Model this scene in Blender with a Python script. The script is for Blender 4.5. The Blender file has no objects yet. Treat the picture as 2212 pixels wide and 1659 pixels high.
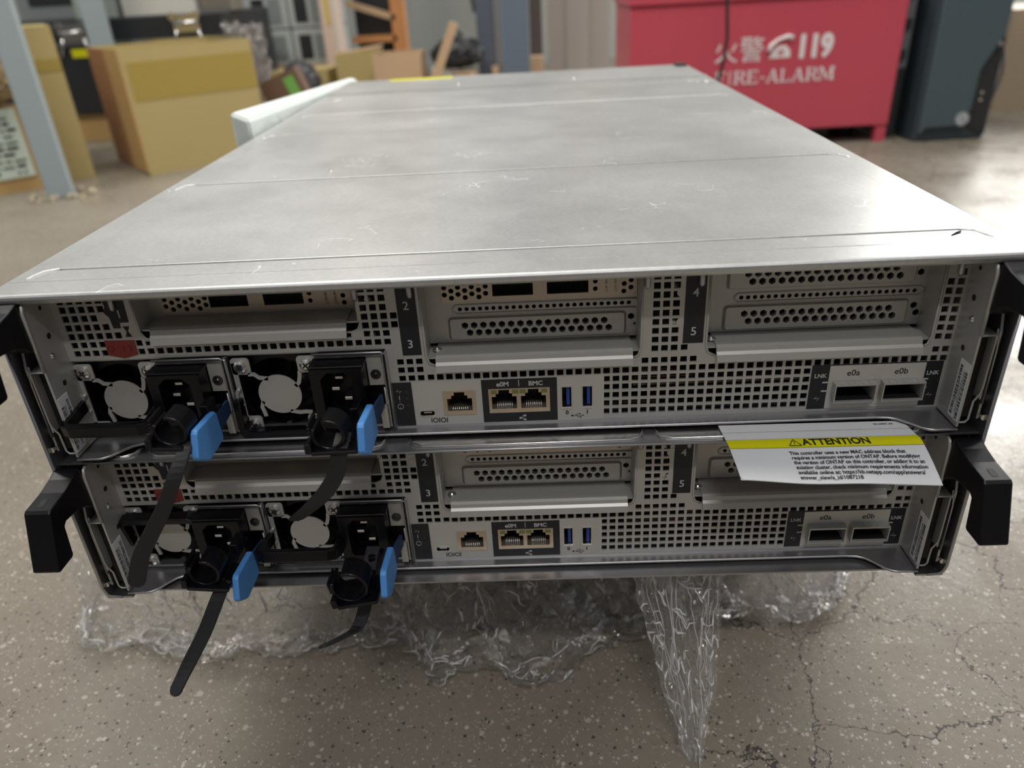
import bpy, math, random
from mathutils import Vector, Matrix, noise
from mathutils.geometry import delaunay_2d_cdt
random.seed(7)
S = bpy.context.scene
COL = S.collection
PI = math.pi

# ------------------------------------------------------------------ camera, world, lights, exposure
FW = 2212
cd = bpy.data.cameras.new('camera'); cam = bpy.data.objects.new('camera', cd); COL.objects.link(cam); S.camera = cam
cd.sensor_width = 36.0; cd.lens = 36.0 * 1620.57 / FW
cd.clip_start = 0.01; cd.clip_end = 60
right = Vector((0.9986, 0.0155, -0.0513)); down = Vector((-0.0379, -0.4745, -0.8794)); fwd = Vector((-0.0380, 0.8801, -0.4732))
cam.matrix_world = Matrix(((right.x, -down.x, -fwd.x, 0.0168), (right.y, -down.y, -fwd.y, -0.2994), (right.z, -down.z, -fwd.z, 0.2845), (0, 0, 0, 1)))
cd.dof.use_dof = True; cd.dof.focus_distance = 0.375; cd.dof.aperture_fstop = 7.2

w = bpy.data.worlds.new('world'); S.world = w; w.use_nodes = True
bg = w.node_tree.nodes['Background']; bg.inputs[0].default_value = (0.90, 0.93, 1.0, 1); bg.inputs[1].default_value = 0.42

def area(name, loc, target, sx, sy, power, color):
    l = bpy.data.lights.new(name, 'AREA'); l.shape = 'RECTANGLE'; l.size = sx; l.size_y = sy; l.energy = power; l.color = color
    o = bpy.data.objects.new(name, l); COL.objects.link(o); o.location = loc
    o.rotation_euler = (Vector(target) - Vector(loc)).to_track_quat('-Z', 'Y').to_euler()
    return o
area('daylight_opening', (2.9, 3.75, 1.35), (0.3, 0.3, 0.0), 1.4, 1.9, 112, (1.0, 0.98, 0.94))
area('ceiling_lamp_back', (-0.9, 2.6, 2.6), (-0.1, 0.6, 0.0), 1.4, 0.4, 27, (1.0, 0.97, 0.92))
area('ceiling_lamp_over', (0.15, 1.35, 2.6), (0.0, 0.3, 0.0), 0.10, 0.8, 12, (1.0, 0.97, 0.93))
area('ceiling_lamp_front', (0.15, -1.5, 2.3), (0.0, 0.2, 0.0), 0.7, 0.10, 19, (1.0, 0.98, 0.95))
area('fill_light_left', (-1.3, 0.7, 2.3), (-1.0, 2.2, 0.0), 1.2, 0.3, 32, (1.0, 0.95, 0.84))  # added fill that brightens the posts and cartons, no known lamp
area('fill_light_right', (0.9, 0.5, 2.3), (0.7, 2.2, 0.0), 1.0, 0.3, 22, (1.0, 0.95, 0.88))  # extra fill, put in to lift the front of the red chest

S.view_settings.view_transform = 'Standard'; S.view_settings.look = 'None'
S.view_settings.gamma = 1.0; S.view_settings.exposure = 0.0
S.view_settings.use_curve_mapping = False

# ------------------------------------------------------------------ materials
MAT = {}
def mat(name, col, metal=0.0, rough=0.5, bump=None, vary=None, coat=0.0, spec=0.5, trans=0.0):
    if name in MAT: return MAT[name]
    m = bpy.data.materials.new(name); m.use_nodes = True; MAT[name] = m
    nt = m.node_tree; b = nt.nodes['Principled BSDF']
    c = tuple(col) + (1,)
    b.inputs['Base Color'].default_value = c; b.inputs['Metallic'].default_value = metal; b.inputs['Roughness'].default_value = rough
    b.inputs['Coat Weight'].default_value = coat; b.inputs['Specular IOR Level'].default_value = spec
    b.inputs['Transmission Weight'].default_value = trans
    tc = nt.nodes.new('ShaderNodeTexCoord')
    if vary:   # (scale, amount): mottled variation of the colour
        n = nt.nodes.new('ShaderNodeTexNoise'); n.inputs['Scale'].default_value = vary[0]; n.inputs['Detail'].default_value = 5
        nt.links.new(tc.outputs['Object'], n.inputs['Vector'])
        mx = nt.nodes.new('ShaderNodeMix'); mx.data_type = 'RGBA'
        mx.inputs[6].default_value = tuple(max(0, x * (1 - vary[1])) for x in col) + (1,)
        mx.inputs[7].default_value = tuple(min(1, x * (1 + vary[1])) for x in col) + (1,)
        nt.links.new(n.outputs['Fac'], mx.inputs[0]); nt.links.new(mx.outputs[2], b.inputs['Base Color'])
    if bump:
        n2 = nt.nodes.new('ShaderNodeTexNoise'); n2.inputs['Scale'].default_value = bump[0]; n2.inputs['Detail'].default_value = 4
        nt.links.new(tc.outputs['Object'], n2.inputs['Vector'])
        bp = nt.nodes.new('ShaderNodeBump'); bp.inputs['Strength'].default_value = bump[1]; bp.inputs['Distance'].default_value = bump[2] if len(bump) > 2 else 0.001
        nt.links.new(n2.outputs['Fac'], bp.inputs['Height']); nt.links.new(bp.outputs[0], b.inputs['Normal'])
    return m

STEEL = mat('galvanised_steel', (0.46, 0.45, 0.43), 0.45, 0.42, vary=(60, 0.05))
STEELD = mat('folded_steel', (0.42, 0.42, 0.43), 0.9, 0.36, vary=(40, 0.08))
BRIGHT = mat('bright_steel', (0.62, 0.61, 0.60), 1.0, 0.28)
SCREW = mat('screw_metal', (0.72, 0.71, 0.68), 1.0, 0.2)
TAN = mat('adapter_bracket_metal', (0.55, 0.47, 0.39), 0.5, 0.42)
GOLD = mat('port_shield_metal', (0.55, 0.46, 0.36), 0.85, 0.32)
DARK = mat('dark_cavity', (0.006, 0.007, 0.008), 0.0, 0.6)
BLACK = mat('black_plastic', (0.003, 0.003, 0.0045), 0.0, 0.34, bump=(2500, 0.1, 0.0002), spec=0.35)
BLACKG = mat('black_satin_plastic', (0.003, 0.003, 0.0045), 0.0, 0.3, spec=0.35)
STRAP = mat('black_nylon_strap', (0.011, 0.011, 0.013), 0.0, 0.5)
BLUE = mat('blue_plastic', (0.085, 0.285, 0.68), 0.0, 0.42)
USBB = mat('usb_blue', (0.01, 0.05, 0.30), 0.0, 0.35)
LBLK = mat('label_charcoal', (0.007, 0.008, 0.011), 0.0, 0.5)
LWHT = mat('label_print_grey', (0.45, 0.45, 0.45), 0.0, 0.6)
WHITE = mat('white_label', (0.72, 0.73, 0.74), 0.0, 0.45)
INK = mat('black_ink', (0.01, 0.01, 0.012), 0.0, 0.6)
PANEL = mat('port_panel_silver', (0.52, 0.51, 0.48), 0.35, 0.5)
RED = mat('red_label', (0.17, 0.018, 0.014), 0.0, 0.5)
REDINK = mat('dark_red_ink', (0.09, 0.008, 0.008), 0.0, 0.6)
YEL = mat('yellow_label', (0.72, 0.68, 0.0), 0.0, 0.45)
LEDG = mat('port_led_lens', (0.16, 0.17, 0.05), 0.0, 0.3)
PCB = mat('brown_circuit_board', (0.09, 0.065, 0.04), 0.0, 0.5)
LENS = mat('dark_led_lens', (0.02, 0.02, 0.02), 0.0, 0.15)

def cover_mat():
    m = mat('scuffed_cover_steel', (0.63, 0.63, 0.615), 0.82, 0.38)
    nt = m.node_tree; b = nt.nodes['Principled BSDF']; N = nt.nodes.new; L = nt.links.new
    tc = N('ShaderNodeTexCoord')
    n1 = N('ShaderNodeTexNoise'); n1.inputs['Scale'].default_value = 9; n1.inputs['Detail'].default_value = 8; n1.inputs['Roughness'].default_value = 0.65
    L(tc.outputs['Object'], n1.inputs['Vector'])
    r = N('ShaderNodeMapRange'); r.inputs[1].default_value = 0.3; r.inputs[2].default_value = 0.75; r.inputs[3].default_value = 0.34; r.inputs[4].default_value = 0.46
    L(n1.outputs['Fac'], r.inputs[0]); L(r.outputs[0], b.inputs['Roughness'])
    # hair scratches: edges of a warped voronoi, kept in a few patches
    nw = N('ShaderNodeTexNoise'); nw.inputs['Scale'].default_value = 30; L(tc.outputs['Object'], nw.inputs['Vector'])
    va = N('ShaderNodeVectorMath'); va.operation = 'SCALE'; va.inputs['Scale'].default_value = 0.05; L(nw.outputs['Color'], va.inputs[0])
    vb = N('ShaderNodeVectorMath'); vb.operation = 'ADD'; L(tc.outputs['Object'], vb.inputs[0]); L(va.outputs[0], vb.inputs[1])
    vo = N('ShaderNodeTexVoronoi'); vo.feature = 'DISTANCE_TO_EDGE'; vo.inputs['Scale'].default_value = 45; L(vb.outputs[0], vo.inputs['Vector'])
    lt = N('ShaderNodeMath'); lt.operation = 'LESS_THAN'; lt.inputs[1].default_value = 0.014; L(vo.outputs['Distance'], lt.inputs[0])
    n3 = N('ShaderNodeTexNoise'); n3.inputs['Scale'].default_value = 26; n3.inputs['Detail'].default_value = 2; L(tc.outputs['Object'], n3.inputs['Vector'])
    gt = N('ShaderNodeMath'); gt.operation = 'GREATER_THAN'; gt.inputs[1].default_value = 0.655; L(n3.outputs['Fac'], gt.inputs[0])
    mu = N('ShaderNodeMath'); mu.operation = 'MULTIPLY'; L(lt.outputs[0], mu.inputs[0]); L(gt.outputs[0], mu.inputs[1])
    mx = N('ShaderNodeMix'); mx.data_type = 'RGBA'; mx.inputs[6].default_value = (0.63, 0.63, 0.615, 1); mx.inputs[7].default_value = (0.92, 0.92, 0.92, 1)
    L(mu.outputs[0], mx.inputs[0])
    sp = N('ShaderNodeTexNoise'); sp.inputs['Scale'].default_value = 420; sp.inputs['Detail'].default_value = 3; L(tc.outputs['Object'], sp.inputs['Vector'])
    m2 = N('ShaderNodeMix'); m2.data_type = 'RGBA'; m2.blend_type = 'MULTIPLY'; m2.inputs[0].default_value = 0.25
    L(mx.outputs[2], m2.inputs[6]); L(sp.outputs['Fac'], m2.inputs[7]); L(m2.outputs[2], b.inputs['Base Color'])
    return m
COVER = cover_mat()

def floor_mat():
    m = bpy.data.materials.new('worn_terrazzo_concrete'); m.use_nodes = True
    nt = m.node_tree; b = nt.nodes['Principled BSDF']; N = nt.nodes.new; L = nt.links.new
    tc = N('ShaderNodeTexCoord'); P = tc.outputs['Object']
    def noise_(scale, detail=4, rough=0.5):
        n = N('ShaderNodeTexNoise'); n.inputs['Scale'].default_value = scale; n.inputs['Detail'].default_value = detail; n.inputs['Roughness'].default_value = rough
        L(P, n.inputs['Vector']); return n
    def math_(op, a, bb):
        n = N('ShaderNodeMath'); n.operation = op
        for i, v in enumerate((a, bb)):
            if isinstance(v, (int, float)): n.inputs[i].default_value = v
            else: L(v, n.inputs[i])
        return n.outputs[0]
    def mix(f, a, c):
        n = N('ShaderNodeMix'); n.data_type = 'RGBA'
        for i, v in ((0, f), (6, a), (7, c)):
            if isinstance(v, (int, float)): n.inputs[i].default_value = v
            elif isinstance(v, tuple): n.inputs[i].default_value = v + (1,)
            else: L(v, n.inputs[i])
        return n.outputs[2]
    base = mix(noise_(2.2, 6).outputs['Fac'], (0.19, 0.162, 0.122), (0.31, 0.272, 0.22))
    base = mix(math_('MULTIPLY', noise_(170, 3, 0.7).outputs['Fac'], 0.5), base, (0.175, 0.15, 0.112))
    nw = noise_(500, 2)
    wa = N('ShaderNodeVectorMath'); wa.operation = 'SCALE'; wa.inputs['Scale'].default_value = 0.0022; L(nw.outputs['Color'], wa.inputs[0])
    wb = N('ShaderNodeVectorMath'); wb.operation = 'ADD'; L(P, wb.inputs[0]); L(wa.outputs[0], wb.inputs[1])
    def chips(scale, keep, size, col, base):
        v = N('ShaderNodeTexVoronoi'); v.inputs['Scale'].default_value = scale; L(wb.outputs[0], v.inputs['Vector'])
        sep = N('ShaderNodeSeparateColor'); L(v.outputs['Color'], sep.inputs[0])
        sel = math_('GREATER_THAN', sep.outputs[0], keep)
        sz = math_('MULTIPLY', sep.outputs[1], size)
        ins = math_('LESS_THAN', v.outputs['Distance'], sz)
        return mix(math_('MULTIPLY', sel, ins), base, col)
    base = chips(300, 0.74, 0.42, (0.50, 0.46, 0.39), base)
    base = chips(400, 0.80, 0.44, (0.055, 0.05, 0.048), base)
    base = chips(150, 0.86, 0.34, (0.44, 0.40, 0.33), base)
    base = chips(190, 0.90, 0.30, (0.15, 0.09, 0.06), base)
    base = chips(600, 0.6, 0.45, (0.42, 0.39, 0.34), base)
    # cracks, in patches
    n5 = noise_(9, 6, 0.65)
    ca = N('ShaderNodeVectorMath'); ca.operation = 'SCALE'; ca.inputs['Scale'].default_value = 0.11; L(n5.outputs['Color'], ca.inputs[0])
    cb = N('ShaderNodeVectorMath'); cb.operation = 'ADD'; L(P, cb.inputs[0]); L(ca.outputs[0], cb.inputs[1])
    cv = N('ShaderNodeTexVoronoi'); cv.feature = 'DISTANCE_TO_EDGE'; cv.inputs['Scale'].default_value = 11.5; L(cb.outputs[0], cv.inputs['Vector'])
    wid = math_('MULTIPLY', noise_(14, 3).outputs['Fac'], 0.024)
    sx = N('ShaderNodeSeparateXYZ'); L(P, sx.inputs[0])
    reg = N('ShaderNodeMapRange'); reg.inputs[1].default_value = 0.07; reg.inputs[2].default_value = 0.16; L(sx.outputs[0], reg.inputs[0])
    wid = math_('MULTIPLY', math_('SUBTRACT', wid, 0.004), reg.outputs[0])
    crack = math_('LESS_THAN', cv.outputs['Distance'], wid)
    base = mix(crack, base, (0.05, 0.04, 0.035))
    L(base, b.inputs['Base Color'])
    rr = N('ShaderNodeMapRange'); rr.inputs[1].default_value = 0.35; rr.inputs[2].default_value = 0.65; rr.inputs[3].default_value = 0.22; rr.inputs[4].default_value = 0.62; L(noise_(5, 8, 0.7).outputs['Fac'], rr.inputs[0])
    L(rr.outputs[0], b.inputs['Roughness'])
    h = math_('SUBTRACT', noise_(120, 5, 0.7).outputs['Fac'], math_('MULTIPLY', crack, 3.0))
    bp = N('ShaderNodeBump'); bp.inputs['Strength'].default_value = 0.35; bp.inputs['Distance'].default_value = 0.0012; L(h, bp.inputs['Height']); L(bp.outputs[0], b.inputs['Normal'])
    return m

def film_mat(name, tint, shine, rough, milk, white=False):
    m = bpy.data.materials.new(name); m.use_nodes = True
    nt = m.node_tree; N = nt.nodes.new; L = nt.links.new
    for n in list(nt.nodes):
        if n.type == 'BSDF_PRINCIPLED': nt.nodes.remove(n)
    out = nt.nodes['Material Output']
    tr = N('ShaderNodeBsdfTransparent'); tr.inputs[0].default_value = tint + (1,)
    gl = N('ShaderNodeBsdfGlossy'); gl.inputs['Roughness'].default_value = rough; gl.inputs['Color'].default_value = (1, 1, 1, 1)
    df = N('ShaderNodeBsdfDiffuse' if white else 'ShaderNodeBsdfTranslucent'); df.inputs['Color'].default_value = (0.9, 0.9, 0.9, 1)
    lw = N('ShaderNodeLayerWeight'); lw.inputs['Blend'].default_value = 0.35
    mr = N('ShaderNodeMapRange'); mr.inputs[3].default_value = shine; mr.inputs[4].default_value = min(1, shine + 0.65); L(lw.outputs['Facing'], mr.inputs[0])
    m1 = N('ShaderNodeMixShader'); L(mr.outputs[0], m1.inputs[0]); L(tr.outputs[0], m1.inputs[1]); L(gl.outputs[0], m1.inputs[2])
    m2 = N('ShaderNodeMixShader'); m2.inputs[0].default_value = milk; L(m1.outputs[0], m2.inputs[1]); L(df.outputs[0], m2.inputs[2])
    L(m2.outputs[0], out.inputs[0])
    tc = N('ShaderNodeTexCoord'); nz = N('ShaderNodeTexNoise'); nz.inputs['Scale'].default_value = 75; nz.inputs['Detail'].default_value = 5; nz.inputs['Distortion'].default_value = 1.2
    mp = N('ShaderNodeMapping'); mp.inputs['Scale'].default_value = (1.6, 0.7, 0.7); mp.inputs['Rotation'].default_value = (0.2, 0.1, 0.5); L(tc.outputs['Object'], mp.inputs['Vector']); L(mp.outputs[0], nz.inputs['Vector'])
    sb = N('ShaderNodeMath'); sb.operation = 'SUBTRACT'; sb.inputs[1].default_value = 0.5; L(nz.outputs['Fac'], sb.inputs[0])
    ad_ = N('ShaderNodeMath'); ad_.operation = 'ABSOLUTE'; L(sb.outputs[0], ad_.inputs[0])
    bp = N('ShaderNodeBump'); bp.inputs['Strength'].default_value = 0.8; bp.inputs['Distance'].default_value = 0.006; L(ad_.outputs[0], bp.inputs['Height']); L(bp.outputs[0], gl.inputs['Normal'])
    return m

# ------------------------------------------------------------------ mesh helpers (millimetres inside, metres out)
class MB:
    def __init__(s, off=(0, 0, 0), k=0.001):
        s.v = []; s.f = []; s.off = off; s.k = k; s.smooth = set(); s.mi = []; s.cm = 0
    def add(s, vs, fs, smooth=False):
        n = len(s.v); s.v += [tuple(p) for p in vs]
        for f in fs:
            if smooth: s.smooth.add(len(s.f))
            s.f.append([i + n for i in f]); s.mi.append(s.cm)
        return s
    def box(s, x0, x1, y0, y1, z0, z1):
        vs = [(x, y, z) for z in (z0, z1) for y in (y0, y1) for x in (x0, x1)]
        return s.add(vs, [(0, 2, 3, 1), (4, 5, 7, 6), (0, 1, 5, 4), (2, 6, 7, 3), (0, 4, 6, 2), (1, 3, 7, 5)])
    def obox(s, c, ux, uy, uz, hx, hy, hz):
        c = Vector(c); ux = Vector(ux); uy = Vector(uy); uz = Vector(uz)
        vs = [c + ux * hx * a + uy * hy * b + uz * hz * d for d in (-1, 1) for b in (-1, 1) for a in (-1, 1)]
        return s.add(vs, [(0, 2, 3, 1), (4, 5, 7, 6), (0, 1, 5, 4), (2, 6, 7, 3), (0, 4, 6, 2), (1, 3, 7, 5)])
    def prism(s, poly, ax, a0, a1):
        """poly: 2-D outline; ax 'y': (x,z) swept along y, 'x': (y,z) swept along x, 'z': (x,y) swept along z"""
        def P(p, a):
            return (p[0], a, p[1]) if ax == 'y' else (a, p[0], p[1]) if ax == 'x' else (p[0], p[1], a)
        n = len(poly); vs = [P(p, a0) for p in poly] + [P(p, a1) for p in poly]
        fs = [tuple(range(n - 1, -1, -1)), tuple(range(n, 2 * n))] + [(i, (i + 1) % n, n + (i + 1) % n, n + i) for i in range(n)]
        return s.add(vs, fs)
    def tube(s, pts, r, n=8, close=False, sz=1.0):
        pts = [Vector(p) for p in pts]; m = len(pts); base = len(s.v); rs = r if isinstance(r, (list, tuple)) else [r] * m
        ref = None; vs = []
        for i, p in enumerate(pts):
            if close: t = (pts[(i + 1) % m] - pts[i - 1]).normalized()
            else: t = (pts[min(i + 1, m - 1)] - pts[max(i - 1, 0)]).normalized()
            if ref is None: ref = Vector((0, 0, 1)) if abs(t.z) < 0.9 else Vector((1, 0, 0))
            u = t.cross(ref).normalized(); v_ = u.cross(t).normalized(); ref = v_
            for k in range(n):
                a = 2 * PI * k / n; vs.append(p + u * math.cos(a) * rs[i] + v_ * math.sin(a) * rs[i] * sz)
        fs = []
        for i in range(m if close else m - 1):
            j = (i + 1) % m
            for k in range(n): fs.append((i * n + k, i * n + (k + 1) % n, j * n + (k + 1) % n, j * n + k))
        if not close: fs += [tuple(range(n - 1, -1, -1)), tuple((m - 1) * n + k for k in range(n))]
        return s.add(vs, fs, True)
    def cyl(s, c, ax, r, h, n=20, r2=None):
        """from c along axis by h"""
        d = {'x': Vector((1, 0, 0)), 'y': Vector((0, 1, 0)), 'z': Vector((0, 0, 1))}[ax] if isinstance(ax, str) else Vector(ax).normalized()
        u = d.orthogonal().normalized(); w_ = d.cross(u); c = Vector(c); r2 = r if r2 is None else r2
        vs = [c + (u * math.cos(2 * PI * k / n) + w_ * math.sin(2 * PI * k / n)) * r for k in range(n)] + \
             [c + d * h + (u * math.cos(2 * PI * k / n) + w_ * math.sin(2 * PI * k / n)) * r2 for k in range(n)]
        s.add(vs, [(k, (k + 1) % n, n + (k + 1) % n, n + k) for k in range(n)], True)
        return s.add(vs, [tuple(range(n - 1, -1, -1)), tuple(range(n, 2 * n))])
    def ribbon(s, pts, wd, w_, th):
        """flat strap: centre line pts, width direction(s) wd, width(s) w_, thickness th"""
        pts = [Vector(p) for p in pts]; m = len(pts); vs = []
        for i, p in enumerate(pts):
            t = (pts[min(i + 1, m - 1)] - pts[max(i - 1, 0)]).normalized()
            d = Vector(wd[i] if isinstance(wd, list) else wd); d = (d - t * d.dot(t)).normalized(); nn = t.cross(d)
            W = (w_[i] if isinstance(w_, list) else w_) / 2
            vs += [p + d * W + nn * th / 2, p - d * W + nn * th / 2, p - d * W - nn * th / 2, p + d * W - nn * th / 2]
        fs = [(4 * i + k, 4 * i + (k + 1) % 4, 4 * i + 4 + (k + 1) % 4, 4 * i + 4 + k) for i in range(m - 1) for k in range(4)]
        fs += [(3, 2, 1, 0), tuple(4 * (m - 1) + k for k in range(4))]
        return s.add(vs, fs)
    def plate(s, outline, holes, y, th, back=False):
        """sheet in the x-z plane, front at y, thickness th, with real holes"""
        cs = [Vector(p) for p in outline]; edges = [(i, (i + 1) % len(cs)) for i in range(len(cs))]
        for h in holes:
            n = len(cs); cs += [Vector(p) for p in h]; edges += [(n + i, n + (i + 1) % len(h)) for i in range(len(h))]
        v, e, f, *_ = delaunay_2d_cdt(cs, edges, [], 1, 1e-5)
        bb = [(min(p[0] for p in h), max(p[0] for p in h), min(p[1] for p in h), max(p[1] for p in h), h) for h in holes]
        def inside(p, poly):
            c = False; j = len(poly) - 1
            for i in range(len(poly)):
                a, b = poly[i], poly[j]
                if (a[1] > p[1]) != (b[1] > p[1]) and p[0] < (b[0] - a[0]) * (p[1] - a[1]) / (b[1] - a[1]) + a[0]: c = not c
                j = i
            return c
        keep = []
        for t in f:
            cx = sum(v[i].x for i in t) / len(t); cz = sum(v[i].y for i in t) / len(t)
            if not inside((cx, cz), outline): continue
            if any(b[0] < cx < b[1] and b[2] < cz < b[3] and inside((cx, cz), b[4]) for b in bb): continue
            keep.append(tuple(t))
        s.add([(p.x, y, p.y) for p in v], keep)
        if back: s.add([(p.x, y + th, p.y) for p in v], [tuple(reversed(t)) for t in keep])
        for L_ in [outline] + list(holes):
            n = len(L_)
            s.add([(p[0], y, p[1]) for p in L_] + [(p[0], y + th, p[1]) for p in L_], [(i, (i + 1) % n, n + (i + 1) % n, n + i) for i in range(n)])
        return s
    def quads(s, fn, nu, nv, smooth=True):
        vs = [fn(i / nu, j / nv) for j in range(nv + 1) for i in range(nu + 1)]
        W = nu + 1
        return s.add(vs, [(j * W + i, j * W + i + 1, (j + 1) * W + i + 1, (j + 1) * W + i) for j in range(nv) for i in range(nu)], smooth)
    def text(s, string, size, o, ux=(1, 0, 0), uz=(0, 0, 1), align='CENTER', bold=0.0, fn=None, width=None):
        V, F = glyphs(string, align, bold)
        o = Vector(o); ux = Vector(ux); uz = Vector(uz); kx = size
        if width:
            wd = max(p[0] for p in V) - min(p[0] for p in V); kx = width / wd
        if fn: vs = [fn(p[0] * kx, p[1] * size) for p in V]
        else: vs = [o + ux * p[0] * kx + uz * p[1] * size for p in V]
        return s.add(vs, F)
    def build(s, name, m, parent=None, bevel=0, seg=1, loc=None):
        me = bpy.data.meshes.new(name); k = s.k; ox, oy, oz = s.off
        me.from_pydata([((x - ox) * k, (y - oy) * k, (z - oz) * k) for x, y, z in s.v], [], s.f)
        for mm in (m if isinstance(m, (list, tuple)) else [m]): me.materials.append(mm)
        for i, p in enumerate(me.polygons):
            if i in s.smooth: p.use_smooth = True
            p.material_index = s.mi[i]
        me.update()
        o = bpy.data.objects.new(name, me); COL.objects.link(o)
        if parent: o.parent = parent
        if loc: o.location = loc
        if bevel:
            b = o.modifiers.new('bevel', 'BEVEL'); b.width = bevel * k; b.segments = seg; b.limit_method = 'ANGLE'; b.angle_limit = math.radians(40)
        return o

_g = {}
def glyphs(string, align, bold):
    key = (string, align, bold)
    if key not in _g:
        cu = bpy.data.curves.new('lettering', 'FONT'); cu.body = string; cu.align_x = align; cu.offset = bold; cu.resolution_u = 3
        o = bpy.data.objects.new('lettering', cu); COL.objects.link(o)
        bpy.context.view_layer.update()
        me = bpy.data.meshes.new_from_object(o.evaluated_get(bpy.context.evaluated_depsgraph_get()))
        _g[key] = ([tuple(v.co) for v in me.vertices], [tuple(p.vertices) for p in me.polygons])
        bpy.data.objects.remove(o); bpy.data.curves.remove(cu); bpy.data.meshes.remove(me)
    return _g[key]

def empty(name, loc=(0, 0, 0), rz=0):
    o = bpy.data.objects.new(name, None); COL.objects.link(o); o.location = loc; o.rotation_euler = (0, 0, rz); o.empty_display_size = 0.02
    return o
def tag(o, label, cat, group=None):
    o['label'] = label; o['category'] = cat
    if group: o['group'] = group
    return o
def struct(o): o['kind'] = 'structure'; return o
def dup(root, loc, name=None):
    def cp(o, parent):
        c = o.copy(); COL.objects.link(c)
        if parent: c.parent = parent
        for ch in list(kids.get(o.name, [])): cp(ch, c)
        return c
    kids = {}
    for o in list(COL.objects):
        if o.parent: kids.setdefault(o.parent.name, []).append(o)
    r = cp(root, None); r.location = loc
    return r
def sq(cx, cz, w_, h=None):
    h = h or w_; a = w_ / 2; b = h / 2
    return [(cx - a, cz - b), (cx + a, cz - b), (cx + a, cz + b), (cx - a, cz + b)]
def ngon(cx, cz, r, n, a0=0.0):
    return [(cx + r * math.cos(a0 + 2 * PI * k / n), cz + r * math.sin(a0 + 2 * PI * k / n)) for k in range(n)]
def rrect(x0, x1, z0, z1, r, n=4):
    out = []
    for cx, cz, a in ((x1 - r, z0 + r, -PI / 2), (x1 - r, z1 - r, 0), (x0 + r, z1 - r, PI / 2), (x0 + r, z0 + r, PI)):
        out += [(cx + r * math.cos(a + PI / 2 * k / n), cz + r * math.sin(a + PI / 2 * k / n)) for k in range(n + 1)]
    return out

# ------------------------------------------------------------------ setting
FZ = -0.13
fl = MB(k=1); fl.box(-7, 7, -3, 6, FZ - 0.1, FZ); struct(fl.build('floor', floor_mat()))
WALL = mat('grey_green_paint', (0.42, 0.44, 0.41), 0, 0.7, vary=(1.5, 0.08))
WALLB = mat('beige_panelling', (0.40, 0.37, 0.33), 0, 0.6, vary=(2, 0.1))
wb = MB(k=1); wb.box(-7, 7, 4.3, 4.4, FZ, 2.8); struct(wb.build('wall_back', WALL))
wb = MB(k=1); wb.box(-7, 7, -3.1, -3.0, FZ, 2.8); struct(wb.build('wall_front', mat('dim_wall_paint', (0.22, 0.21, 0.20), 0, 0.8)))
wb = MB(k=1)
wb.box(0.100, 0.170, 3.0, 3.03, FZ, 2.3); wb.box(0.172, 0.262, 2.985, 3.02, FZ, 2.3); wb.box(0.264, 0.345, 3.01, 3.04, FZ, 2.3)
tag(wb.build('folding_screen', WALLB), 'beige ribbed panel screen standing left of the red fire chest', 'screen')

# ------------------------------------------------------------------ server chassis
H = 175.6; W2 = 223.2; D = 778
ch = empty('server_chassis', (0, 0, 0))
tag(ch, 'large silver rack server chassis holding two stacked controller modules', 'server')
m = MB()
# flat cover with a rolled front edge
prof = [(H - 175.6, 0)]
def cover_profile():
    pts = [(0.9, H - 4.2), (0.2, H - 3.2), (0, H - 2.0), (0.3, H - 0.9), (1.0, H - 0.25), (2.2, H)]
    return pts + [(D, H), (D, H - 1.2), (2.4, H - 1.2), (1.6, H - 2.0), (1.8, H - 3.2), (2.2, H - 4.2)]
def grooved():
    top = [(0.9, H - 4.2), (0.2, H - 3.2), (0, H - 2.0), (0.3, H - 0.9), (1.0, H - 0.25), (2.2, H)]
    for y, w_, d_ in ((34.3, 1.1, 1.0), (199.5, 1.2, 1.0), (378, 1.3, .9), (489, 1.0, .4), (600, 1.6, .9)):
        top += [(y - 1.6 * w_, H), (y - w_ * .5, H - d_), (y + w_ * .6, H - d_), (y + w_ * .75, H - .1), (y + w_ + .2, H)]
    return top + [(D, H), (D, H - 1.2), (2.4, H - 1.2), (1.6, H - 2.0), (1.8, H - 3.2), (2.2, H - 4.2)]
m.prism(grooved(), 'x', -208, 208)
m.prism(cover_profile(), 'x', -W2, -208); m.prism(cover_profile(), 'x', 208, W2)
def rib(y, x1, dx=2.6, dy=13.0, r=1.25):
    for s_ in (-1, 1):
        p = [(s_ * (x1 + dx), y - dy, H), (s_ * (x1 + dx * 0.8), y - dy * 0.72, H), (s_ * (x1 + dx * .1), y - dy * 0.18, H), (s_ * (x1 - 2.5), y - 1.0, H), (s_ * (x1 - 6), y, H)]
        m.tube(p, [0.4, r, r, r, r * .8], 8, sz=0.55)
rib(34.3, 213.5); rib(199.5, 213.5); rib(378, 211.5); rib(489, 206, r=0.9); rib(600, 200, r=1.5)
m.box(-W2 + 1, W2 - 1, 17.6, 18.0, H, H + 0.12)
m.box(-W2, W2, 640, 648, H, H + 0.9)
tc_ = m.build('top_cover', COVER, ch, bevel=0.25)
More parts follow.
